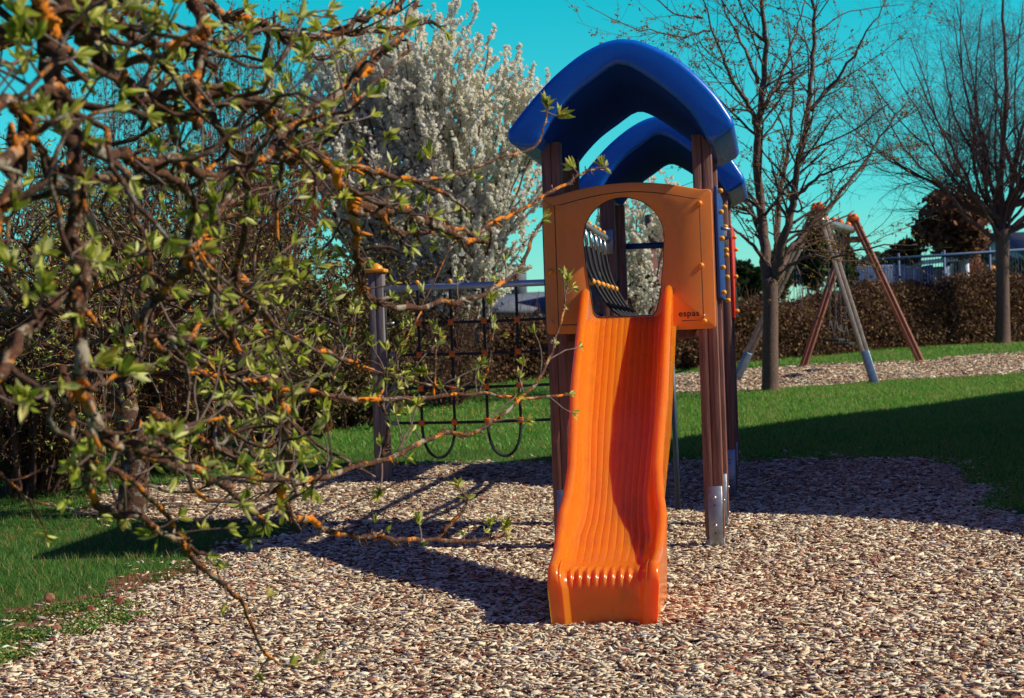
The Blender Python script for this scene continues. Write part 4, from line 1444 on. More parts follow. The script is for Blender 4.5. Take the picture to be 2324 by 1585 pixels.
# ---- bare trees
def bare_tree(name, seed, base, mains, levels, tm, bm_, label, buds=0.0, budsize=0.02, trunk=None, split=True):
    pl = Plant(seed)
    ids = []
    for P, r0, r1 in mains:
        P = smooth_path(P, 5)
        P = P + pl.r.normal(0, 0.012, P.shape)
        ids.append(pl.path(P, r0, r1))
    lv = woody(pl, ids, levels)
    bb_ = MB()
    tubes(bb_, pl, ids, 8)
    for k, l in enumerate(lv):
        tubes(bb_, pl, l, (5, 4, 3)[min(k, 2)])
    root = empty(name, base)
    tag(root, label, 'tree')
    parts = [bb_.build('branches', bm_, smooth=True)]
    if trunk is not None:
        b2 = MB(); b2.tube(smooth_path(trunk[0], 5), np.interp(np.linspace(0, 1, len(smooth_path(trunk[0], 5))), np.linspace(0, 1, len(trunk[1])), trunk[1]), 14)
        parts.append(b2.build('trunk', tm, smooth=True))
    if buds:
        L_, S_, D_ = [], [], []
        for l in lv[-2:]:
            for i in l:
                P, rad = pl.br[i]
                ll = np.linalg.norm(np.diff(P, axis=0), axis=1).sum()
                for _ in range(pl.r.poisson(buds * ll) + (1 if pl.r.random() < 0.6 else 0)):
                    t = pl.r.uniform(0.1, 1.0) * (len(P) - 1); k = min(int(t), len(P) - 2)
                    q = P[k] + (P[k + 1] - P[k]) * (t - k)
                    nb = pl.r.integers(1, 4)
                    for _b in range(nb):
                        L_.append(q + pl.r.normal(0, budsize * 0.6, 3)); S_.append(budsize * pl.r.uniform(0.4, 1.1)); D_.append(pl.r.normal(size=3))
        L_, S_, D_ = np.array(L_), np.array(S_), np.array(D_)
        Mx = frames_along(D_, pl.r) * (S_[:, None, None] * np.array((0.6, 1.1, 0.6))[None, None, :])
        b3 = MB(); b3.scatter(OCT_V, OCT_F, Mx, L_)
        parts.append(b3.build('buds', M['bud']))
    adopt(root, parts)
    return root

g = ground_at(1749, 888)
Zt = g[1]
def q(px, py, dz=0.0): return at(px, py, Zt + dz)
base = np.array((g[0], g[1], g[2] - 0.05))
mains = [
 ([q(1744, 650), q(1734, 560, .1), q(1726, 450, .2), q(1718, 330, .1), q(1727, 230), q(1738, 100, -.1), q(1728, 0, -.2), q(1735, -150, -.3)], 0.085, 0.02),
 ([q(1756, 640), q(1775, 560, -.2), q(1795, 480, -.3), q(1806, 400, -.4), q(1830, 280, -.4), q(1846, 130, -.3), q(1842, 0, -.4), q(1850, -140, -.4)], 0.07, 0.015),
 ([q(1762, 630), q(1800, 560, .3), q(1880, 470, .5), q(1950, 380, .7), q(2000, 310, .8), q(2060, 230, .9)], 0.05, 0.010),
 ([q(1750, 645), q(1765, 560, .3), q(1768, 460, .6), q(1790, 330, .9), q(1800, 200, 1.0), q(1790, 60, 1.1)], 0.05, 0.010),
 ([q(1722, 300), q(1700, 240, -.2), q(1660, 180, -.4), q(1625, 90, -.5), q(1590, -20, -.6)], 0.04, 0.008),
 ([q(1730, 250), q(1770, 180, .3), q(1800, 90, .5), q(1830, 0, .6)], 0.035, 0.008),
 ([q(1836, 250, -.4), q(1900, 180, -.4), q(1960, 90, -.6), q(2010, 0, -.6)], 0.03, 0.006),
 ([q(1737, 590), q(1690, 540, -.3), q(1640, 505, -.5), q(1590, 480, -.6)], 0.03, 0.006),
 ([q(1755, 630), q(1820, 590, -.5), q(1900, 580, -.8), q(1990, 560, -1.0), q(2080, 555, -1.1)], 0.03, 0.006),
 ([q(1730, 480), q(1690, 430, .3), q(1640, 400, .5), q(1600, 330, .6)], 0.03, 0.006),
 ([q(1800, 450, -.3), q(1860, 400, -.6), q(1930, 370, -.8), q(2020, 340, -.9)], 0.028, 0.006),
 ([q(1722, 190), q(1690, 110, .3), q(1650, 30, .5), q(1620, -60, .5)], 0.03, 0.006),
 ([q(1590, 40, -.6), q(1530, 30, -.9), q(1440, -40, -1.1)], 0.018, 0.006),
 ([q(1610, 70, -.5), q(1540, 80, -.8), q(1430, 60, -1.0), q(1330, 10, -1.2)], 0.016, 0.004),
]
bare_tree('budding_tree', 41, base, mains,
          [(4.8, (0.4, 1.5), (0.4, 1.05), 0.40, 0.12, 0.25, 5, 0.12), (5.8, (0.15, 0.7), (0.4, 1.1), 0.5, 0.14, 0.3, 4, 0.1), (5.5, (0.06, 0.22), (0.5, 1.2), 0.6, 0.1, 0.3, 3, 0.2)],
          M['barebark'], M['barebark'], 'slender tree with ochre opening buds standing beside the swing set', 5.0, 0.017,
          trunk=([base, base + (0, 0, 0.12), q(1748, 780), q(1749, 700), q(1747, 630)], (0.155, 0.115, 0.105, 0.10, 0.105)))

g = ground_at(2276, 782)
Zt = g[1]
base = np.array((g[0], g[1], g[2] - 0.05))
mains = []
r_ = np.random.default_rng(5)
for k in range(26):
    tx = 2275 + (k - 12.5) / 12.5 * 390 + r_.normal(0, 20)
    ty = 30 + 0.0016 * (tx - 2275) ** 2 + r_.normal(0, 50)
    dy = r_.uniform(-1.6, 1.6)
    sy = r_.uniform(480, 560)
    mains.append(([q(2275, sy), q(2275 + (tx - 2275) * 0.24 + r_.normal(0, 9), sy - (sy - ty) * 0.16, dy * .3), q(2275 + (tx - 2275) * 0.45 + r_.normal(0, 14), sy - (sy - ty) * 0.36, dy * .5), q(2275 + (tx - 2275) * 0.70 + r_.normal(0, 16), sy - (sy - ty) * 0.62, dy * .7), q(tx, ty, dy)], r_.uniform(0.035, 0.05) * (1.5 if k % 2 else 0.9), 0.008))
mains.append(([q(2275, 540), q(2272, 400), q(2285, 200), q(2275, 0), q(2280, -200)], 0.08, 0.012))
bare_tree('bare_tree', 42, base, mains,
          [(4.2, (0.5, 1.6), (0.35, 0.95), 0.40, 0.12, 0.3, 5, 0.2), (5.8, (0.3, 0.9), (0.4, 1.0), 0.45, 0.13, 0.25, 3, 0.15), (6.0, (0.15, 0.5), (0.4, 1.0), 0.55, 0.13, 0.15, 3, 0.2)],
          M['barebark'], M['purpletwig'], 'leafless tree with a dense fan of fine dark twigs in front of the hedge', 0,
          trunk=([base, base + (0, 0, 0.15), q(2276, 680), q(2275, 600), q(2275, 520)], (0.22, 0.15, 0.125, 0.125, 0.14)))

# reddish and dark twiggy shrubs behind the apple trees
def twiggy(name, seed, px, py, Z, wpx, toppx, stems, tmat, label, cat='shrub', lev=None, leafm=None, lsize=0.03, ldens=1):
    pl = Plant(seed)
    b0 = at(px, py, Z)
    base = np.array((b0[0], Z, float(gz(b0[0], Z)) - 0.05))
    mains = []
    for k in range(stems):
        tx = px + pl.r.uniform(-1, 1) * wpx
        ty = toppx + abs(tx - px) / wpx * 120 + pl.r.uniform(0, 220)
        e = at(tx, ty, Z + pl.r.uniform(-1.0, 1.0))
        st = base + np.array((pl.r.normal(0, 0.02) * wpx / 60, pl.r.normal(0, 0.2), 0)) + (e - base) * np.array((0.25, 0.2, 0))
        st[2] = base[2]
        P = smooth_path([st, st * 0.55 + e * 0.45 + pl.r.normal(0, 0.12, 3), e], 8)
        mains.append(pl.path(P, pl.r.uniform(0.012, 0.03), 0.004))
    lv = woody(pl, mains, lev or [(5.0, (0.3, 0.9), (0.3, 0.9), 0.5, 0.12, 0.5, 4, 0.06), (6.0, (0.15, 0.5), (0.3, 1.0), 0.55, 0.12, 0.4, 3, 0.1)])
    bb_ = MB()
    tubes(bb_, pl, mains, 5)
    for l in lv: tubes(bb_, pl, l, 3)
    root = empty(name, base)
    tag(root, label, cat)
    parts = [bb_.build('branches', tmat, smooth=False)]
    if leafm is not None:
        tips = []
        for i in lv[-1] + lv[0]:
            P = pl.br[i][0]
            for _ in range(ldens):
                k = pl.r.integers(1, len(P))
                tips.append((P[k], pl.r.normal(size=3), 1.0))
        lf = MB(); leaves(lf, tips, pl.r, lsize * 0.6, lsize * 1.2, 3, 6, 0.9)
        parts.append(lf.build('leaves', leafm))
    adopt(root, parts)
    return root

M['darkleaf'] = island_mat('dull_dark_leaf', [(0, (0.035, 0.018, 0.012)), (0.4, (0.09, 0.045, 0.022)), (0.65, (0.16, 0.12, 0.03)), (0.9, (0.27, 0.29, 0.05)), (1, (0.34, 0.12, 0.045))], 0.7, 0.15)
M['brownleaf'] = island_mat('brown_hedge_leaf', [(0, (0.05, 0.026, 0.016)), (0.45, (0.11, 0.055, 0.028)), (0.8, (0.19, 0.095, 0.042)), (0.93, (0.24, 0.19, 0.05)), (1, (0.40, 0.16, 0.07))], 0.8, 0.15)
M['rusty'] = island_mat('rust_red_bud', [(0, (0.20, 0.045, 0.02)), (0.6, (0.40, 0.10, 0.035)), (1, (0.50, 0.19, 0.06))], 0.8, 0.2)
M['green'] = island_mat('evergreen_leaf', [(0, (0.012, 0.03, 0.010)), (0.6, (0.025, 0.06, 0.014)), (1, (0.06, 0.10, 0.02))], 0.6, 0.15)
M['orangeleaf'] = island_mat('orange_leaf', [(0, (0.30, 0.09, 0.01)), (1, (0.55, 0.22, 0.02))], 0.7, 0.2)
twiggy('red_twig_shrub', 51, 560, 930, 23.5, 170, 230, 52, M['reddishtwig'], 'rust-red twiggy shrub between the apple trees and the white blossom', leafm=M['rusty'], lsize=0.04, ldens=3)
twiggy('bare_tree', 52, 560, 930, 27.5, 190, -60, 44, M['purpletwig'], 'dark bare tree rising behind the rust-red shrub', 'tree', leafm=M['darkleaf'], lsize=0.04, ldens=1)
twiggy('thicket_shrub', 53, 790, 960, 20.5, 150, 560, 44, M['reddishtwig'], 'dark brown thicket shrub left of the net post', leafm=M['darkleaf'], lsize=0.06, ldens=4)
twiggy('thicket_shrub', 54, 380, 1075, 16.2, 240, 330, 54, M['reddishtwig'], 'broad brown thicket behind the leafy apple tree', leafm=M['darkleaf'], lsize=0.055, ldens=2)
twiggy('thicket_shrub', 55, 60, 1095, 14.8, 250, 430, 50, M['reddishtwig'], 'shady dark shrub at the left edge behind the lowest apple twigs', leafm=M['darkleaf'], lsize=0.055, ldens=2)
twiggy('bare_tree', 58, 270, 930, 26.0, 260, 60, 44, M['reddishtwig'], 'pale brown leafless tree at far left behind the leafy apple tree', 'tree', leafm=M['darkleaf'], lsize=0.045, ldens=1)
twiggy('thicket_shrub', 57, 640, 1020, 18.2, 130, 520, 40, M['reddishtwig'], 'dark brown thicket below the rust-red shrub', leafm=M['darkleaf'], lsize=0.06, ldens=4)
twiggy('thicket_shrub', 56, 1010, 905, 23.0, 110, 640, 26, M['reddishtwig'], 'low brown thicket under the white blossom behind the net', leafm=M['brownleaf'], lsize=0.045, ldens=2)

# ------------------------------------------------------------------ hedge along the back
def leaf_mass(b_, n, sampler, r2, s0, s1, up=0.0):
    P = sampler(n)
    D = r2.normal(size=P.shape); D[:, 2] += up
    S = r2.uniform(s0, s1, len(P))
    Mx = frames_along(D, r2) * S[:, None, None]
    b_.scatter(np.array([(-.35, 0, 0), (.35, 0, 0), (.25, .8, .1), (-.2, 1, .05)], float), np.array([(0, 1, 2, 3)]), Mx, P)

hr = np.random.default_rng(61)
HA, HB, HC = (np.array((at(px_, 800, Y_)[0], Y_, float(gz(at(px_, 800, Y_)[0], Y_)))) for px_, Y_ in ((1090, 27.0), (1550, 29.0), (2330, 36.0)))
HD = HC + (HC - HB) * 0.6
hline = np.array([HA, HB, HC, HD])[:, :2]
def hedge_sampler(n):
    t = hr.random(n)
    sl = np.linalg.norm(np.diff(hline, axis=0), axis=1); cs = np.concatenate(([0], np.cumsum(sl))); s_ = t * cs[-1]
    x_ = np.interp(s_, cs, hline[:, 0]); y_ = np.interp(s_, cs, hline[:, 1])
    h = np.interp(x_, [2.5, 10.5], [0.80, 1.34]) + 0.06 * np.sin(x_ * 2.1) + 0.04 * np.sin(x_ * 5.7 + 1)
    u = hr.random(n)
    face = hr.random(n)
    z = np.where(face < 0.72, u * h, h + hr.normal(0, 0.06, n))
    dy = np.where(face < 0.72, 0.12 * hr.normal(size=n) + 0.12 * np.sin(x_ * 3 + z * 4) * 0.5, hr.uniform(0, 1.0, n))
    dy = dy + 0.12 * (z / h)
    return np.column_stack((x_, y_ + 0.2 + dy, gz(x_, y_) + z))
b_ = MB()
leaf_mass(b_, 170000, hedge_sampler, hr, 0.02, 0.068, 0.5)
base = np.array((HB[0], HB[1], HB[2]))
hedge = empty('hedge', base)
tag(hedge, 'long clipped brown hedge along the back of the lawn', 'hedge')
hl = b_.build('leaves', M['brownleaf'])
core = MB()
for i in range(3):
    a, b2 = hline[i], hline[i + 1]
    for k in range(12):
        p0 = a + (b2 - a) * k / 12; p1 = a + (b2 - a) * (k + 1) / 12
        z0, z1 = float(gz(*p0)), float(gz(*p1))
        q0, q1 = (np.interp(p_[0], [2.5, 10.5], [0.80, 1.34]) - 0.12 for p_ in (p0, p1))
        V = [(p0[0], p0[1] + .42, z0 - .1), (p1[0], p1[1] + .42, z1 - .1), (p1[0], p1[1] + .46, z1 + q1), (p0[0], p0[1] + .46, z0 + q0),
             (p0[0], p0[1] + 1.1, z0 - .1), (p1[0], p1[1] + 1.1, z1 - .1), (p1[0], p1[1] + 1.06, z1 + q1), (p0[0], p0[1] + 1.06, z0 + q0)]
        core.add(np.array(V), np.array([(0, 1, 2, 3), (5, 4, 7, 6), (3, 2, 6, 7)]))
stw = MB()
for _ in range(3600):
    p = hedge_sampler(1)[0]; p[2] -= hr.uniform(0.0, 0.3)
    stw.tube(wander(p, (hr.normal(0, .35), hr.normal(0, .3), 1), hr.uniform(0.2, 0.6), 3, 0.15, (0, 0, 0.3), hr), np.linspace(0.005, 0.003, 4), 3, caps=False)
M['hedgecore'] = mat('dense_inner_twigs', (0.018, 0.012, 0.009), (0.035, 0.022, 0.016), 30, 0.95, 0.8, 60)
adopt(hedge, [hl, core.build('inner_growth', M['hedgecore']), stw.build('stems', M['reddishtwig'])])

# ------------------------------------------------------------------ far trees and bushes
def bush(name, seed, x0, x1, ytop, ybot, Z, m, label, cat, n=9000, s=(0.08, 0.2), shape='round', trunk=True, depth=1.0):
    r2 = np.random.default_rng(seed)
    a, b2 = at(x0, (ytop + ybot) / 2, Z), at(x1, (ytop + ybot) / 2, Z)
    cx, hw = (a[0] + b2[0]) / 2, abs(b2[0] - a[0]) / 2
    zt, zb = at((x0 + x1) / 2, ytop, Z)[2], at((x0 + x1) / 2, ybot, Z)[2]
    gzv = float(gz(cx, Z)); zb = max(zb, gzv + 0.05)
    H = zt - zb
    nb = 26
    cl = r2.normal(size=(nb, 3)); cl /= np.linalg.norm(cl, axis=1)[:, None]; cl *= r2.uniform(0.35, 0.85, (nb, 1))
    def smp(n):
        k = r2.integers(0, nb, n)
        p = cl[k] + r2.normal(0, 0.17, (n, 3))
        l_ = np.linalg.norm(p, axis=1); p = p[l_ < 1.06]
        z = (p[:, 2] + 1) / 2
        w = np.ones_like(z) if shape == 'round' else np.clip(1.15 - z, 0.05, 1) * 1.2
        return np.column_stack((cx + p[:, 0] * hw * w, Z + p[:, 1] * hw * depth * w, zb + z * H))
    b_ = MB(); leaf_mass(b_, n, smp, r2, s[0], s[1], 0.2)
    root = empty(name, (cx, Z, gzv)); tag(root, label, cat)
    t = MB()
    t.tube([(cx, Z, gzv - 0.1), (cx + 0.03, Z, zb + H * 0.3), (cx, Z, zb + H * 0.75)], np.array((0.14, 0.10, 0.03)) * max(0.4, hw / 1.5), 8)
    for k in range(14):
        e = np.array((cx, Z, zb + H / 2)) + cl[k] * np.array((hw, hw * depth, H / 2)) * 0.9
        t.tube(smooth_path([(cx, Z, zb + H * 0.2), (np.array((cx, Z, zb + H * 0.35)) + e) / 2, e], 3), np.linspace(0.03, 0.01, 7) * max(0.5, hw), 5)
    adopt(root, [b_.build('crown', m), t.build('trunk', M['barebark'], smooth=True)])
    return root

bush('conifer', 71, 1815, 1885, 500, 660, 40, M['green'], 'dark green conifer behind the near swing legs', 'tree', 7000, (0.08, 0.2), 'cone')
bush('conifer', 72, 1870, 1945, 520, 655, 42, M['green'], 'shorter dark green conifer between the swing legs', 'tree', 7000, (0.08, 0.2), 'cone')
M['redbrown'] = island_mat('red_brown_twiggy_leaf', [(0, (0.10, 0.04, 0.025)), (0.6, (0.20, 0.08, 0.04)), (1, (0.30, 0.15, 0.06))], 0.8, 0.25)
bush('round_tree', 73, 2070, 2262, 425, 600, 46, M['redbrown'], 'big rounded brown tree behind the leafless fan-shaped tree', 'tree', 9000, (0.07, 0.20))
bush('small_tree', 74, 2018, 2084, 545, 610, 47, M['darkleaf'], 'small dark tree beside the big rounded brown tree', 'tree', 4000, (0.08, 0.2))
bush('orange_bush', 75, 2190, 2232, 590, 640, 47, M['orangeleaf'], 'orange bush beside the white-roofed shelter', 'bush', 3000, (0.08, 0.18))
bush('evergreen_bush', 76, 1415, 1492, 622, 705, 36, M['green'], 'dark green bush in front of the brick house seen through the panel hole', 'bush', 7000, (0.06, 0.16))
bush('evergreen_tree', 77, 1625, 1730, 600, 690, 50, M['green'], 'low dark green tree between the tower and the budding tree', 'tree', 7000, (0.1, 0.26))
bush('evergreen_tree', 78, 1720, 1830, 570, 680, 58, M['green'], 'distant dark green tree behind the trunk of the budding tree', 'tree', 7000, (0.1, 0.28))
bush('evergreen_tree', 79, 2150, 2250, 560, 625, 60, M['green'], 'distant dark green tree behind the white-roofed shelter', 'tree', 6000, (0.1, 0.28))
bush('evergreen_tree', 80, 2240, 2380, 590, 640, 62, M['green'], 'distant dark green tree at the right edge below the bluish-grey roof', 'tree', 6000, (0.1, 0.28))
bush('evergreen_tree', 81, 1930, 2090, 572, 640, 63, M['green'], 'distant dark green tree behind the white panel fence', 'tree', 8000, (0.1, 0.28))

# ------------------------------------------------------------------ swing set
sw = empty('swing_set', ground_at(1830, 850))
tag(sw, 'wooden A-frame swing set with a galvanised top tube and orange end caps', 'swing set')
LA, RA = ground_at(1667, 866), ground_at(1985, 870)
ZA = (LA[1] + RA[1]) / 2
apexA = at(1855, 478, ZA)
RB = ground_at(2090, 822); LB = ground_at(1822, 834)
ZB = (RB[1] + LB[1]) / 2
apexB = at(1937, 502, ZB)
sw_parts = []
def beam_leg(a, b2, m, shoe, bot_m=None, w=0.058):
    b_ = MB(); d = unit(b2 - a)
    for s_ in (-1, 1):
        n_ = unit(np.cross(d, (0, 1, 0)))
        off = n_ * s_ * 0.030
        b_.tube([a + off, b2 + off], 0.040, 4)
    l_ = b_.build('leg', m, bevel=0.008)
    kids = []
    if shoe:
        sb = MB(); q0 = a + d * 0.0; q1 = a + d * 0.5
        sb.tube([q0 - d * 0.05 + np.array((0, -0.034, 0)), q1 + np.array((0, -0.034, 0))], np.array((0.066, 0.066)), 4)
        s_ = sb.build('steel_shoe', bot_m or M['shoeblue'], bevel=0.006)
        kids.append(s_)
    return l_, kids
def ext(a, b2, k): return b2 + unit(b2 - a) * k
legs = []
for a, ap_, m, sh in ((LA, apexA, M['swingwood'], True), (RA, apexA, M['swingwood'], True), (LB, apexB, M['swingred'], False), (RB, apexB, M['swingred'], False)):
    a = a - np.array((0, 0, 0.03))
    top = ap_ + (np.array((-0.075, 0, -0.1)) if a[0] < ap_[0] else np.array((0.06, 0, -0.1)))
    a = a + np.array((0, (0.04 if a[0] < ap_[0] else -0.04), 0)); top = top + np.array((0, (0.04 if a[0] < ap_[0] else -0.04), 0))
    l_, kids = beam_leg(a, ext(a, top, 0.12), m, sh)
    legs.append(l_)
    sw_parts.append(l_)
    for c in kids:
        c.parent = l_
    e = ext(a, top, 0.12)
    cb = MB(); cb.box(e + np.array((0, 0, 0.02)), (0.13, 0.13, 0.06)); cb.ball(e + np.array((0, 0, 0.05)), 0.06, 10, 7)
    c_ = cb.build('leg_cap', M['conn'], bevel=0.01); c_.parent = l_
hA, hB = apexA + np.array((0, -0.15, -0.16)), apexB + np.array((0, 0.15, -0.13))
b_ = MB(); b_.tube([hA, hB], 0.062, 16)
sw_parts.append(b_.build('top_tube', M['steel'], smooth=True))
for f_ in (0.0, 0.16, 0.40, 0.62, 0.86, 1.0):
    c = hA + (hB - hA) * f_
    b_ = MB(); b_.ball(c + np.array((0, 0, 0.055)), 0.058, 10, 7); sw_parts.append(b_.build('tube_clamp', M['conn'], smooth=True))
for A_, L_, R_ in ((apexA, LA, RA), (apexB, LB, RB)):
    b_ = MB(); b_.box(A_ + np.array((0, 0, -0.30)), (0.42, 0.05, 0.10)); sw_parts.append(b_.build('cross_brace', M['swingred'], bevel=0.008))
adopt(sw, sw_parts)
bdir = unit(hB - hA)
def make_swing(f0, f1, zs, label):
    a, b2 = hA + (hB - hA) * f0, hA + (hB - hA) * f1
    mid = (a + b2) / 2
    root = empty('swing', (mid[0], mid[1], zs)); tag(root, label, 'swing', 'swings hanging from the wooden frame')
    parts = []
    for p in (a, b2):
        c = MB()
        top = p - np.array((0, 0, 0.06)); bot = np.array((p[0], p[1], zs + 0.30))
        L_ = top[2] - bot[2]; n_ = int(L_ / 0.045)
        for k in range(n_):
            z_ = top[2] - L_ * (k + 0.5) / n_
            ang = 0 if k % 2 else math.pi / 2
            ex = np.array((math.cos(ang), math.sin(ang), 0))
            P = [np.array((p[0], p[1], z_)) + ex * 0.012 * math.cos(t) + np.array((0, 0, 0.028)) * math.sin(t) for t in np.linspace(0, 6.283, 9)]
            c.tube(P, 0.0055, 4, caps=False)
        for s_ in (-1, 1):
            e = np.array((p[0], p[1], zs)) + np.array((s_ * 0.06, 0, 0))
            c.tube([bot, e], 0.006, 5)
        parts.append(c.build('chain', M['chain']))
    s2 = MB()
    ang = math.atan2(bdir[1], bdir[0])
    Rm = np.array(((math.cos(ang), -math.sin(ang), 0), (math.sin(ang), math.cos(ang), 0), (0, 0, 1)))
    s2.box((mid[0], mid[1], zs), (np.linalg.norm((b2 - a)[:2]) + 0.06, 0.24, 0.04), Rm)
    parts.append(s2.build('seat', M['black'], bevel=0.012))
    adopt(root, parts)
sA = at(1866, 693, (hA + (hB - hA) * 0.26)[1])[2]
sZ1 = at(1872, 773, ZA + 1.0)[2]; sZ2 = at(1905, 781, ZA + 2.1)[2]
make_swing(0.20, 0.36, sZ1, 'left-hand of the two black swing seats, nearer the pale front legs')
make_swing(0.52, 0.68, sZ2, 'right-hand of the two black swing seats, nearer the red-brown rear legs')

# ------------------------------------------------------------------ far buildings and fences
M['whitewall'] = mat('white_render', (0.82, 0.82, 0.80), (0.74, 0.75, 0.74), 2, 0.8)
M['bluewhite'] = mat('pale_blue_sheet', (0.16, 0.27, 0.46), (0.13, 0.23, 0.40), 1, 0.5)
M['bluemetal'] = mat('blue_fence_metal', (0.03, 0.09, 0.20), (0.025, 0.07, 0.16), 3, 0.6)
M['brick'] = mat('red_brown_brick', (0.24, 0.10, 0.07), (0.17, 0.07, 0.05), 14, 0.85, 0.4, 40)
M['rooftile'] = mat('brown_roof_tiles', (0.20, 0.085, 0.06), (0.14, 0.06, 0.045), 9, 0.8, 0.4, 30)
M['greyroof'] = mat('grey_roof_tiles', (0.13, 0.15, 0.18), (0.09, 0.11, 0.135), 6, 0.7, 0.3, 30)
M['glass'] = mat('dark_window_glass', (0.02, 0.03, 0.04), (0.03, 0.04, 0.05), 2, 0.1)

def house(name, cx, cy, wx, wy, zeave, zridge, rz, wallm, roofm, label, nwin=3, zbase=None):
    zb = float(gz(cx, cy)) - 0.1 if zbase is None else zbase
    root = empty(name, (cx, cy, zb), rz); tag(root, label, 'house')
    he, hr_ = zeave - zb, zridge - zb
    b_ = MB()
    X, Y_ = wx / 2, wy / 2
    V = [(-X, -Y_, 0), (X, -Y_, 0), (X, Y_, 0), (-X, Y_, 0), (-X, -Y_, he), (X, -Y_, he), (X, Y_, he), (-X, Y_, he), (-X, 0, hr_ - 0.02), (X, 0, hr_ - 0.02)]
    b_.add(np.array(V), [(0, 1, 5, 4), (2, 3, 7, 6), (1, 2, 6, 9, 5), (3, 0, 4, 8, 7), (4, 5, 9, 8), (6, 7, 8, 9)])
    b_.build('wall', wallm, root)
    r_ = MB()
    ov = 0.35
    sl = (hr_ - he) / Y_
    for s_ in (-1, 1):
        y0, z0 = s_ * (Y_ + ov), he - ov * sl
        V = [(-X - ov, y0, z0 + .03), (X + ov, y0, z0 + .03), (X + ov, 0, hr_ + .03), (-X - ov, 0, hr_ + .03),
             (-X - ov, y0, z0 + .2), (X + ov, y0, z0 + .2), (X + ov, 0, hr_ + .2), (-X - ov, 0, hr_ + .2)]
        r_.add(np.array(V), np.array([(0, 1, 2, 3), (7, 6, 5, 4), (0, 4, 5, 1), (1, 5, 6, 2), (3, 2, 6, 7), (0, 3, 7, 4)]))
    rf = r_.build('roof', roofm, root)
    ch = MB(); ch.box((X * 0.4, 0.0, hr_ + 0.4), (0.5, 0.5, 1.2)); ch.build('chimney', wallm, rf)
    for k in range(nwin):
        xx = -X + (k + 0.5) * wx / nwin
        f_ = MB(); f_.box((xx, -Y_ - 0.03, he * 0.55), (1.1, 0.08, 1.2)); fo = f_.build('window', M['whitewall'], root)
        g_ = MB(); g_.box((xx, -Y_ - 0.08, he * 0.55), (0.92, 0.03, 1.02)); g_.build('pane', M['glass'], fo)
    return root

c = at(1465, 640, 48)
house('brick_house', c[0] - 0.2, 48.0, 2.6, 6.0, 1.9, at(1460, 580, 48)[2] + 0.1, R(6), M['brick'], M['rooftile'], 'brown-roofed brick house seen through the hole in the orange panel', 3)
c = at(1160, 690, 50)
house('grey_roofed_house', c[0] - 0.2, 50.0, 2.0, 5.0, at(1190, 716, 50)[2], at(1190, 680, 50)[2], R(-4), M['greyroof'], M['greyroof'], 'low grey-roofed house glimpsed above the climbing net', 2)
c = at(915, 690, 52)
house('brick_house', c[0], 52.0, 3.6, 5.0, at(915, 712, 52)[2], at(915, 672, 52)[2], R(5), M['brick'], M['rooftile'], 'small brick house glimpsed behind the net post through the thicket', 2)
c = at(2345, 600, 70)
house('white_house', c[0] + 1.0, 70.0, 5.0, 6.0, at(2345, 588, 70)[2], at(2345, 538, 70)[2], R(8), M['whitewall'], M['greyroof'], 'house with a bluish-grey roof at the far right edge', 2)

# pale blue tent side and white panel fence
b_ = MB()
p0, p1 = at(1940, 604, 48), at(2062, 600, 48)
zb = float(gz(p0[0], 48)) - 0.1
V = [(p0[0], 48, zb), (p1[0], 48, zb), (p1[0], 48, p1[2]), (p0[0], 48, p0[2] + .0), (p0[0], 50.5, zb), (p1[0], 50.5, zb), (p1[0], 50.5, p1[2] + .1), (p0[0], 50.5, p0[2] + .1)]
b_.add(np.array(V), np.array([(0, 1, 2, 3), (1, 5, 6, 2), (5, 4, 7, 6), (4, 0, 3, 7), (3, 2, 6, 7)]))
o = b_.build('shed', M['bluewhite'], bevel=0.04)
tag(o, 'pale blue low shed behind the red-brown swing leg', 'shed')
wf = empty('panel_fence', at(2070, 640, 46.5)); tag(wf, 'white panel fence beyond the hedge right of the swing', 'fence')
pp = MB(); fr = MB()
p0, p1 = at(2030, 618, 46.5), at(2142, 628, 46.5)
zb = float(gz(p0[0], 46.5))
for k in range(5):
    t0, t1 = k / 5, (k + 1) / 5
    xa_, xb = lerp(p0[0], p1[0], t0), lerp(p0[0], p1[0], t1)
    zt = lerp(at(2030, 602, 46.5)[2], at(2142, 612, 46.5)[2], t0)
    pp.box(((xa_ + xb) / 2, 46.5, (zb + zt) / 2), (xb - xa_ - 0.06, 0.03, zt - zb - 0.04))
    fr.box((xa_, 46.47, (zb + zt) / 2 + .02), (0.05, 0.06, zt - zb + .04))
    fr.box(((xa_ + xb) / 2, 46.46, zt - 0.03), (xb - xa_, 0.04, 0.05)); fr.box(((xa_ + xb) / 2, 46.46, zb + (zt - zb) * .62), (xb - xa_, 0.04, 0.04))
M['palegrey'] = mat('pale_grey_board', (0.66, 0.70, 0.74), (0.58, 0.62, 0.66), 5, 0.7)
adopt(wf, [pp.build('board_panel', M['palegrey']), fr.build('fence_frame', M['whitewall'])])
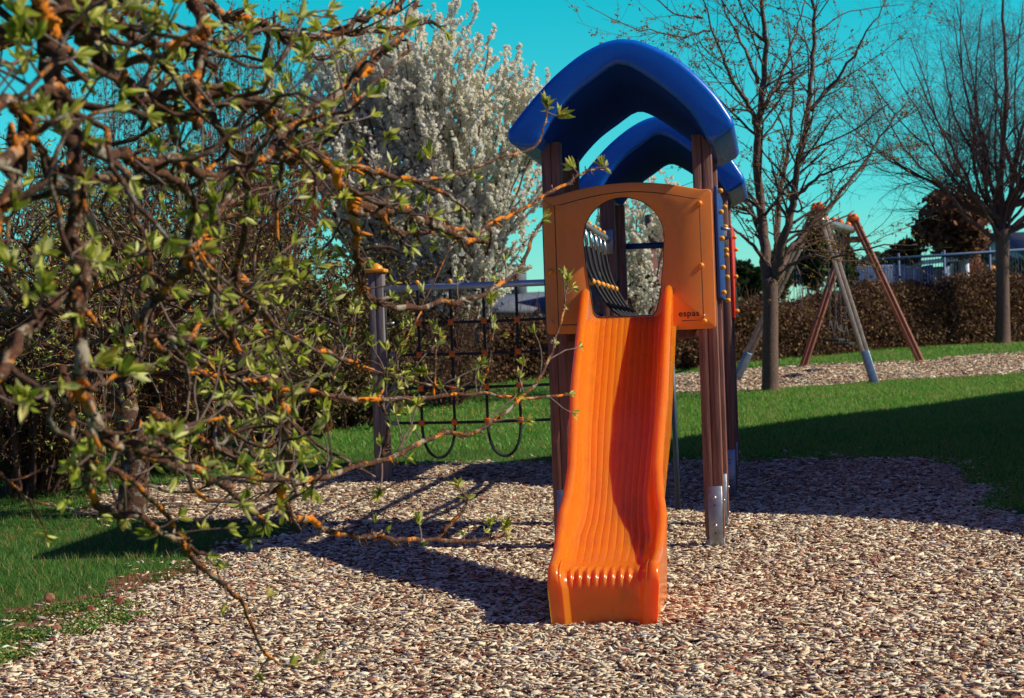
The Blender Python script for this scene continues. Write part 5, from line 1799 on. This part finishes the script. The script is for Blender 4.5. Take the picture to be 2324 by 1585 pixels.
# white-roofed shelter
sh = empty('shelter', at(2155, 640, 45.5)); tag(sh, 'open shelter with a white roof edge and dark inside beyond the hedge', 'shelter')
a, b2 = at(2112, 600, 45.5), at(2198, 590, 45.5); zb = float(gz(a[0], 45.5))
r_ = MB(); r_.add(np.array([(a[0], 45.4, a[2]), (b2[0], 45.4, b2[2]), (b2[0], 47.2, b2[2] + .05), (a[0], 47.2, a[2] + .05), (a[0], 45.4, a[2] + .11), (b2[0], 45.4, b2[2] + .11), (b2[0], 47.2, b2[2] + .16), (a[0], 47.2, a[2] + .16)]),
      np.array([(0, 3, 2, 1), (4, 5, 6, 7), (0, 1, 5, 4), (1, 2, 6, 5), (2, 3, 7, 6), (3, 0, 4, 7)]))
w_ = MB(); w_.box(((a[0] + b2[0]) / 2, 47.1, (zb + a[2]) / 2), (b2[0] - a[0], 0.08, a[2] - zb - .02)); w_.box((a[0] + .04, 46.3, (zb + a[2]) / 2), (0.07, 1.5, a[2] - zb - .02))
s2 = MB(); s2.box((b2[0] - .06, 46.2, (zb + b2[2]) / 2), (0.10, 1.55, b2[2] - zb - .02))
adopt(sh, [r_.build('roof', M['whitewall']), w_.build('back_wall', M['bluemetal']), s2.build('side_wall', M['whitewall'])])
# blue bar fence
bf = empty('bar_fence', at(2080, 640, 43.5)); tag(bf, 'tall blue metal bar fence beyond the hedge', 'fence')
rail, bars, pst = MB(), MB(), MB()
a, b2 = at(1800, 602, 43.5), at(2420, 561, 43.5)
N = 96
for k in range(N + 1):
    t = k / N; x_ = lerp(a[0], b2[0], t); z_ = lerp(a[2], b2[2], t); zb = float(gz(x_, 43.5))
    if k % 16 == 5: pst.box((x_, 43.5, (zb + z_ + .12) / 2), (0.055, 0.055, z_ - zb + .12))
    else: bars.tube([(x_, 43.5, zb + .1), (x_, 43.5, z_)], 0.007, 4, caps=False)
rail.tube([a, b2], 0.042, 6); rail.tube([(a[0], 43.5, float(gz(a[0], 43.5)) + .2), (b2[0], 43.5, float(gz(b2[0], 43.5)) + .2)], 0.03, 6)
adopt(bf, [rail.build('rail', M['bluemetal']), bars.build('bars', M['bluemetal']), pst.build('fence_post', M['bluemetal'])])
# yellow bin
p = at(2246, 606, 44.5)
b_ = MB(); b_.tube([(p[0], 44.5, float(gz(p[0], 44.5))), (p[0], 44.5, p[2] - .14), (p[0], 44.5, p[2]), (p[0], 44.5, p[2] + .05)], np.array((0.13, 0.16, 0.17, 0.05)), 12)
o = b_.build('marker_post', M['cap'], smooth=True); tag(o, 'yellow rounded post top showing above the hedge beside the bare trunk', 'post')

# house out of the frame on the right; its gable throws the big shadow over the lawn
ts = np.array(TO_SUN)
T = ground_at(1066, 1060); P3 = ground_at(2324, 890); Q3 = ground_at(2324, 1226)
XH = 7.6
def to_plane(p): return p + ts * ((XH - p[0]) / ts[0])
A3, U3, L3 = to_plane(T), to_plane(P3), to_plane(Q3)
su = (U3[2] - A3[2]) / (U3[1] - A3[1]); sl_ = (L3[2] - A3[2]) / (L3[1] - A3[1])
def gable_y(side, z):
    s_ = su if side > 0 else sl_
    return A3[1] + (z - A3[2]) / s_
zE = 1.6
yU, yL = gable_y(1, zE), gable_y(-1, zE)
zg = float(gz(XH, 11))- 0.2
hs = empty('house', (XH, A3[1], zg)); tag(hs, 'gabled white house out of view at the right whose shadow crosses the lawn', 'house')
b_ = MB()
LX = 7.0
V = []
for x_ in (XH, XH + LX):
    V += [(x_, yL + 0.02, zg), (x_, yU - 0.02, zg), (x_, yU - 0.02, zE - 0.02), (x_, A3[1], A3[2] - 0.06), (x_, yL + 0.02, zE - 0.02)]
b_.add(np.array(V), [(0, 1, 2, 3, 4), (9, 8, 7, 6, 5), (0, 5, 6, 1), (1, 6, 7, 2), (0, 4, 9, 5), (2, 7, 8, 3), (3, 8, 9, 4)])
r_ = MB()
for ye in (yU, yL):
    V = [(x_, yy_, z_ + d_) for x_ in (XH - 0.02, XH + LX + .3) for (yy_, z_) in ((A3[1], A3[2]), (ye, zE)) for d_ in (-0.05, 0.0)]
    r_.add(np.array(V), np.array([(0, 1, 3, 2), (4, 6, 7, 5), (0, 4, 5, 1), (2, 3, 7, 6), (0, 2, 6, 4), (1, 5, 7, 3)]))
adopt(hs, [b_.build('wall', M['whitewall']), r_.build('roof', M['rooftile'])])

# ------------------------------------------------------------------ small things on the ground
M['apple'] = mat('rotten_apple_skin', (0.28, 0.05, 0.025), (0.16, 0.035, 0.02), 40, 0.5, 0.3, 60)
M['apple2'] = mat('bleached_apple_skin', (0.36, 0.15, 0.06), (0.22, 0.085, 0.04), 40, 0.6, 0.3, 60)
APP = [(113, 1371, 'apple2', 1.15, 'pale brown rotting apple on the bare soil strip'), (206, 1397, 'apple', 1.0, 'dark red fallen apple in the clover patch'),
       (271, 1382, 'apple', 1.1, 'reddest fallen apple at the edge of the chips'), (128, 1443, 'apple2', 1.05, 'orange-brown fallen apple lowest in the clover'), (120, 1466, 'apple', 0.7, 'small dark red apple piece below the orange-brown apple'),
       (364, 1358, 'apple', 0.6, 'small red apple scrap lying out on the chips')]
for px, py, m, s_, lb in APP:
    g = ground_at(px, py)
    V = []
    b_ = MB()
    nth, nph = 10, 14
    pts = []
    for i in range(nth + 1):
        t = math.pi * i / nth
        rr_ = math.sin(t) * (1 + 0.10 * math.cos(t)); z_ = math.cos(t) * 0.82 - 0.22 * math.exp(-(t / 0.42) ** 2)
        for j in range(nph):
            a_ = 2 * math.pi * j / nph
            pts.append((rr_ * math.cos(a_), rr_ * math.sin(a_), z_))
    pts = np.array(pts) * 0.027 * s_
    pts = pts @ np.array(Matrix.Rotation(rng.uniform(0.2, 1.2), 3, 'X')).T
    Fq = [(i * nph + j, (i + 1) * nph + j, (i + 1) * nph + (j + 1) % nph, i * nph + (j + 1) % nph) for i in range(nth) for j in range(nph)]
    b_.add(pts + np.array((g[0], g[1], g[2] + 0.022 * s_)), np.array(Fq))
    st = wander((g[0], g[1] - 0.004, g[2] + 0.045 * s_), (0.5, -0.4, 0.7), 0.022, 3, 0.2, (0, 0, 0), rng)
    o = b_.build('fallen_apple', M[m], smooth=True)
    tag(o, lb, 'apple', 'fallen apples at the left edge of the chips')
# clover patch among the chips at lower left
cl_poly = [tuple(ground_at(*p)[:2]) for p in ((-60, 1440), (60, 1395), (150, 1375), (215, 1352), (285, 1365), (310, 1400), (220, 1440), (130, 1480), (40, 1525), (-60, 1560))]
x = rng.uniform(-2.9, -1.2, 60000); y = rng.uniform(6.5, 9.5, 60000)
k = inpoly(x + wob(x, y), y + wob(y, x), cl_poly) & (np.sin(9 * x + 3 * y) + np.sin(11 * y - 5 * x) + rng.normal(0, .5, len(x)) > -0.3); x, y = x[k], y[k]
n = len(x)
D = rng.normal(size=(n, 3)); D[:, 2] = np.abs(D[:, 2]) * 0.3
Mx = frames_along(D, rng) * rng.uniform(0.008, 0.017, n)[:, None, None]
b_ = MB(); b_.scatter(np.array([(-.2, 0, 0), (.2, 0, 0), (.45, .7, .1), (0, 1, 0), (-.45, .7, .1)], float), np.array([(0, 1, 2, 3, 4)]), Mx, np.column_stack((x, y, gz(x, y) + rng.uniform(0.012, 0.035, n))))
M['clover'] = island_mat('clover_leaf', [(0, (0.05, 0.15, 0.02)), (0.6, (0.12, 0.26, 0.035)), (0.9, (0.34, 0.34, 0.07)), (1, (0.45, 0.25, 0.08))], 0.6, 0.25)
tag(b_.build('clover', M['clover']), 'low clover growing over the chips at lower left', 'clover', kind='stuff')
# dandelions in the lawn behind the net
L_ = []
for _ in range(70):
    px, py = rng.uniform(900, 1240), rng.normal(952, 9)
    if rng.random() < 0.25: px, py = rng.uniform(700, 1240), rng.uniform(900, 1040)
    g = ground_at(px, py)
    L_.append((g[0], g[1], g[2] + rng.uniform(0.05, 0.12)))
L_ = np.array(L_)
Mx = frames_along(rng.normal(size=L_.shape), rng) * rng.uniform(0.008, 0.015, len(L_))[:, None, None]
b_ = MB(); b_.scatter(OCT_V, OCT_F, Mx, L_)
tag(b_.build('dandelions', M['flower']), 'orange-yellow dandelion heads in the lawn behind the net', 'flowers', kind='stuff')
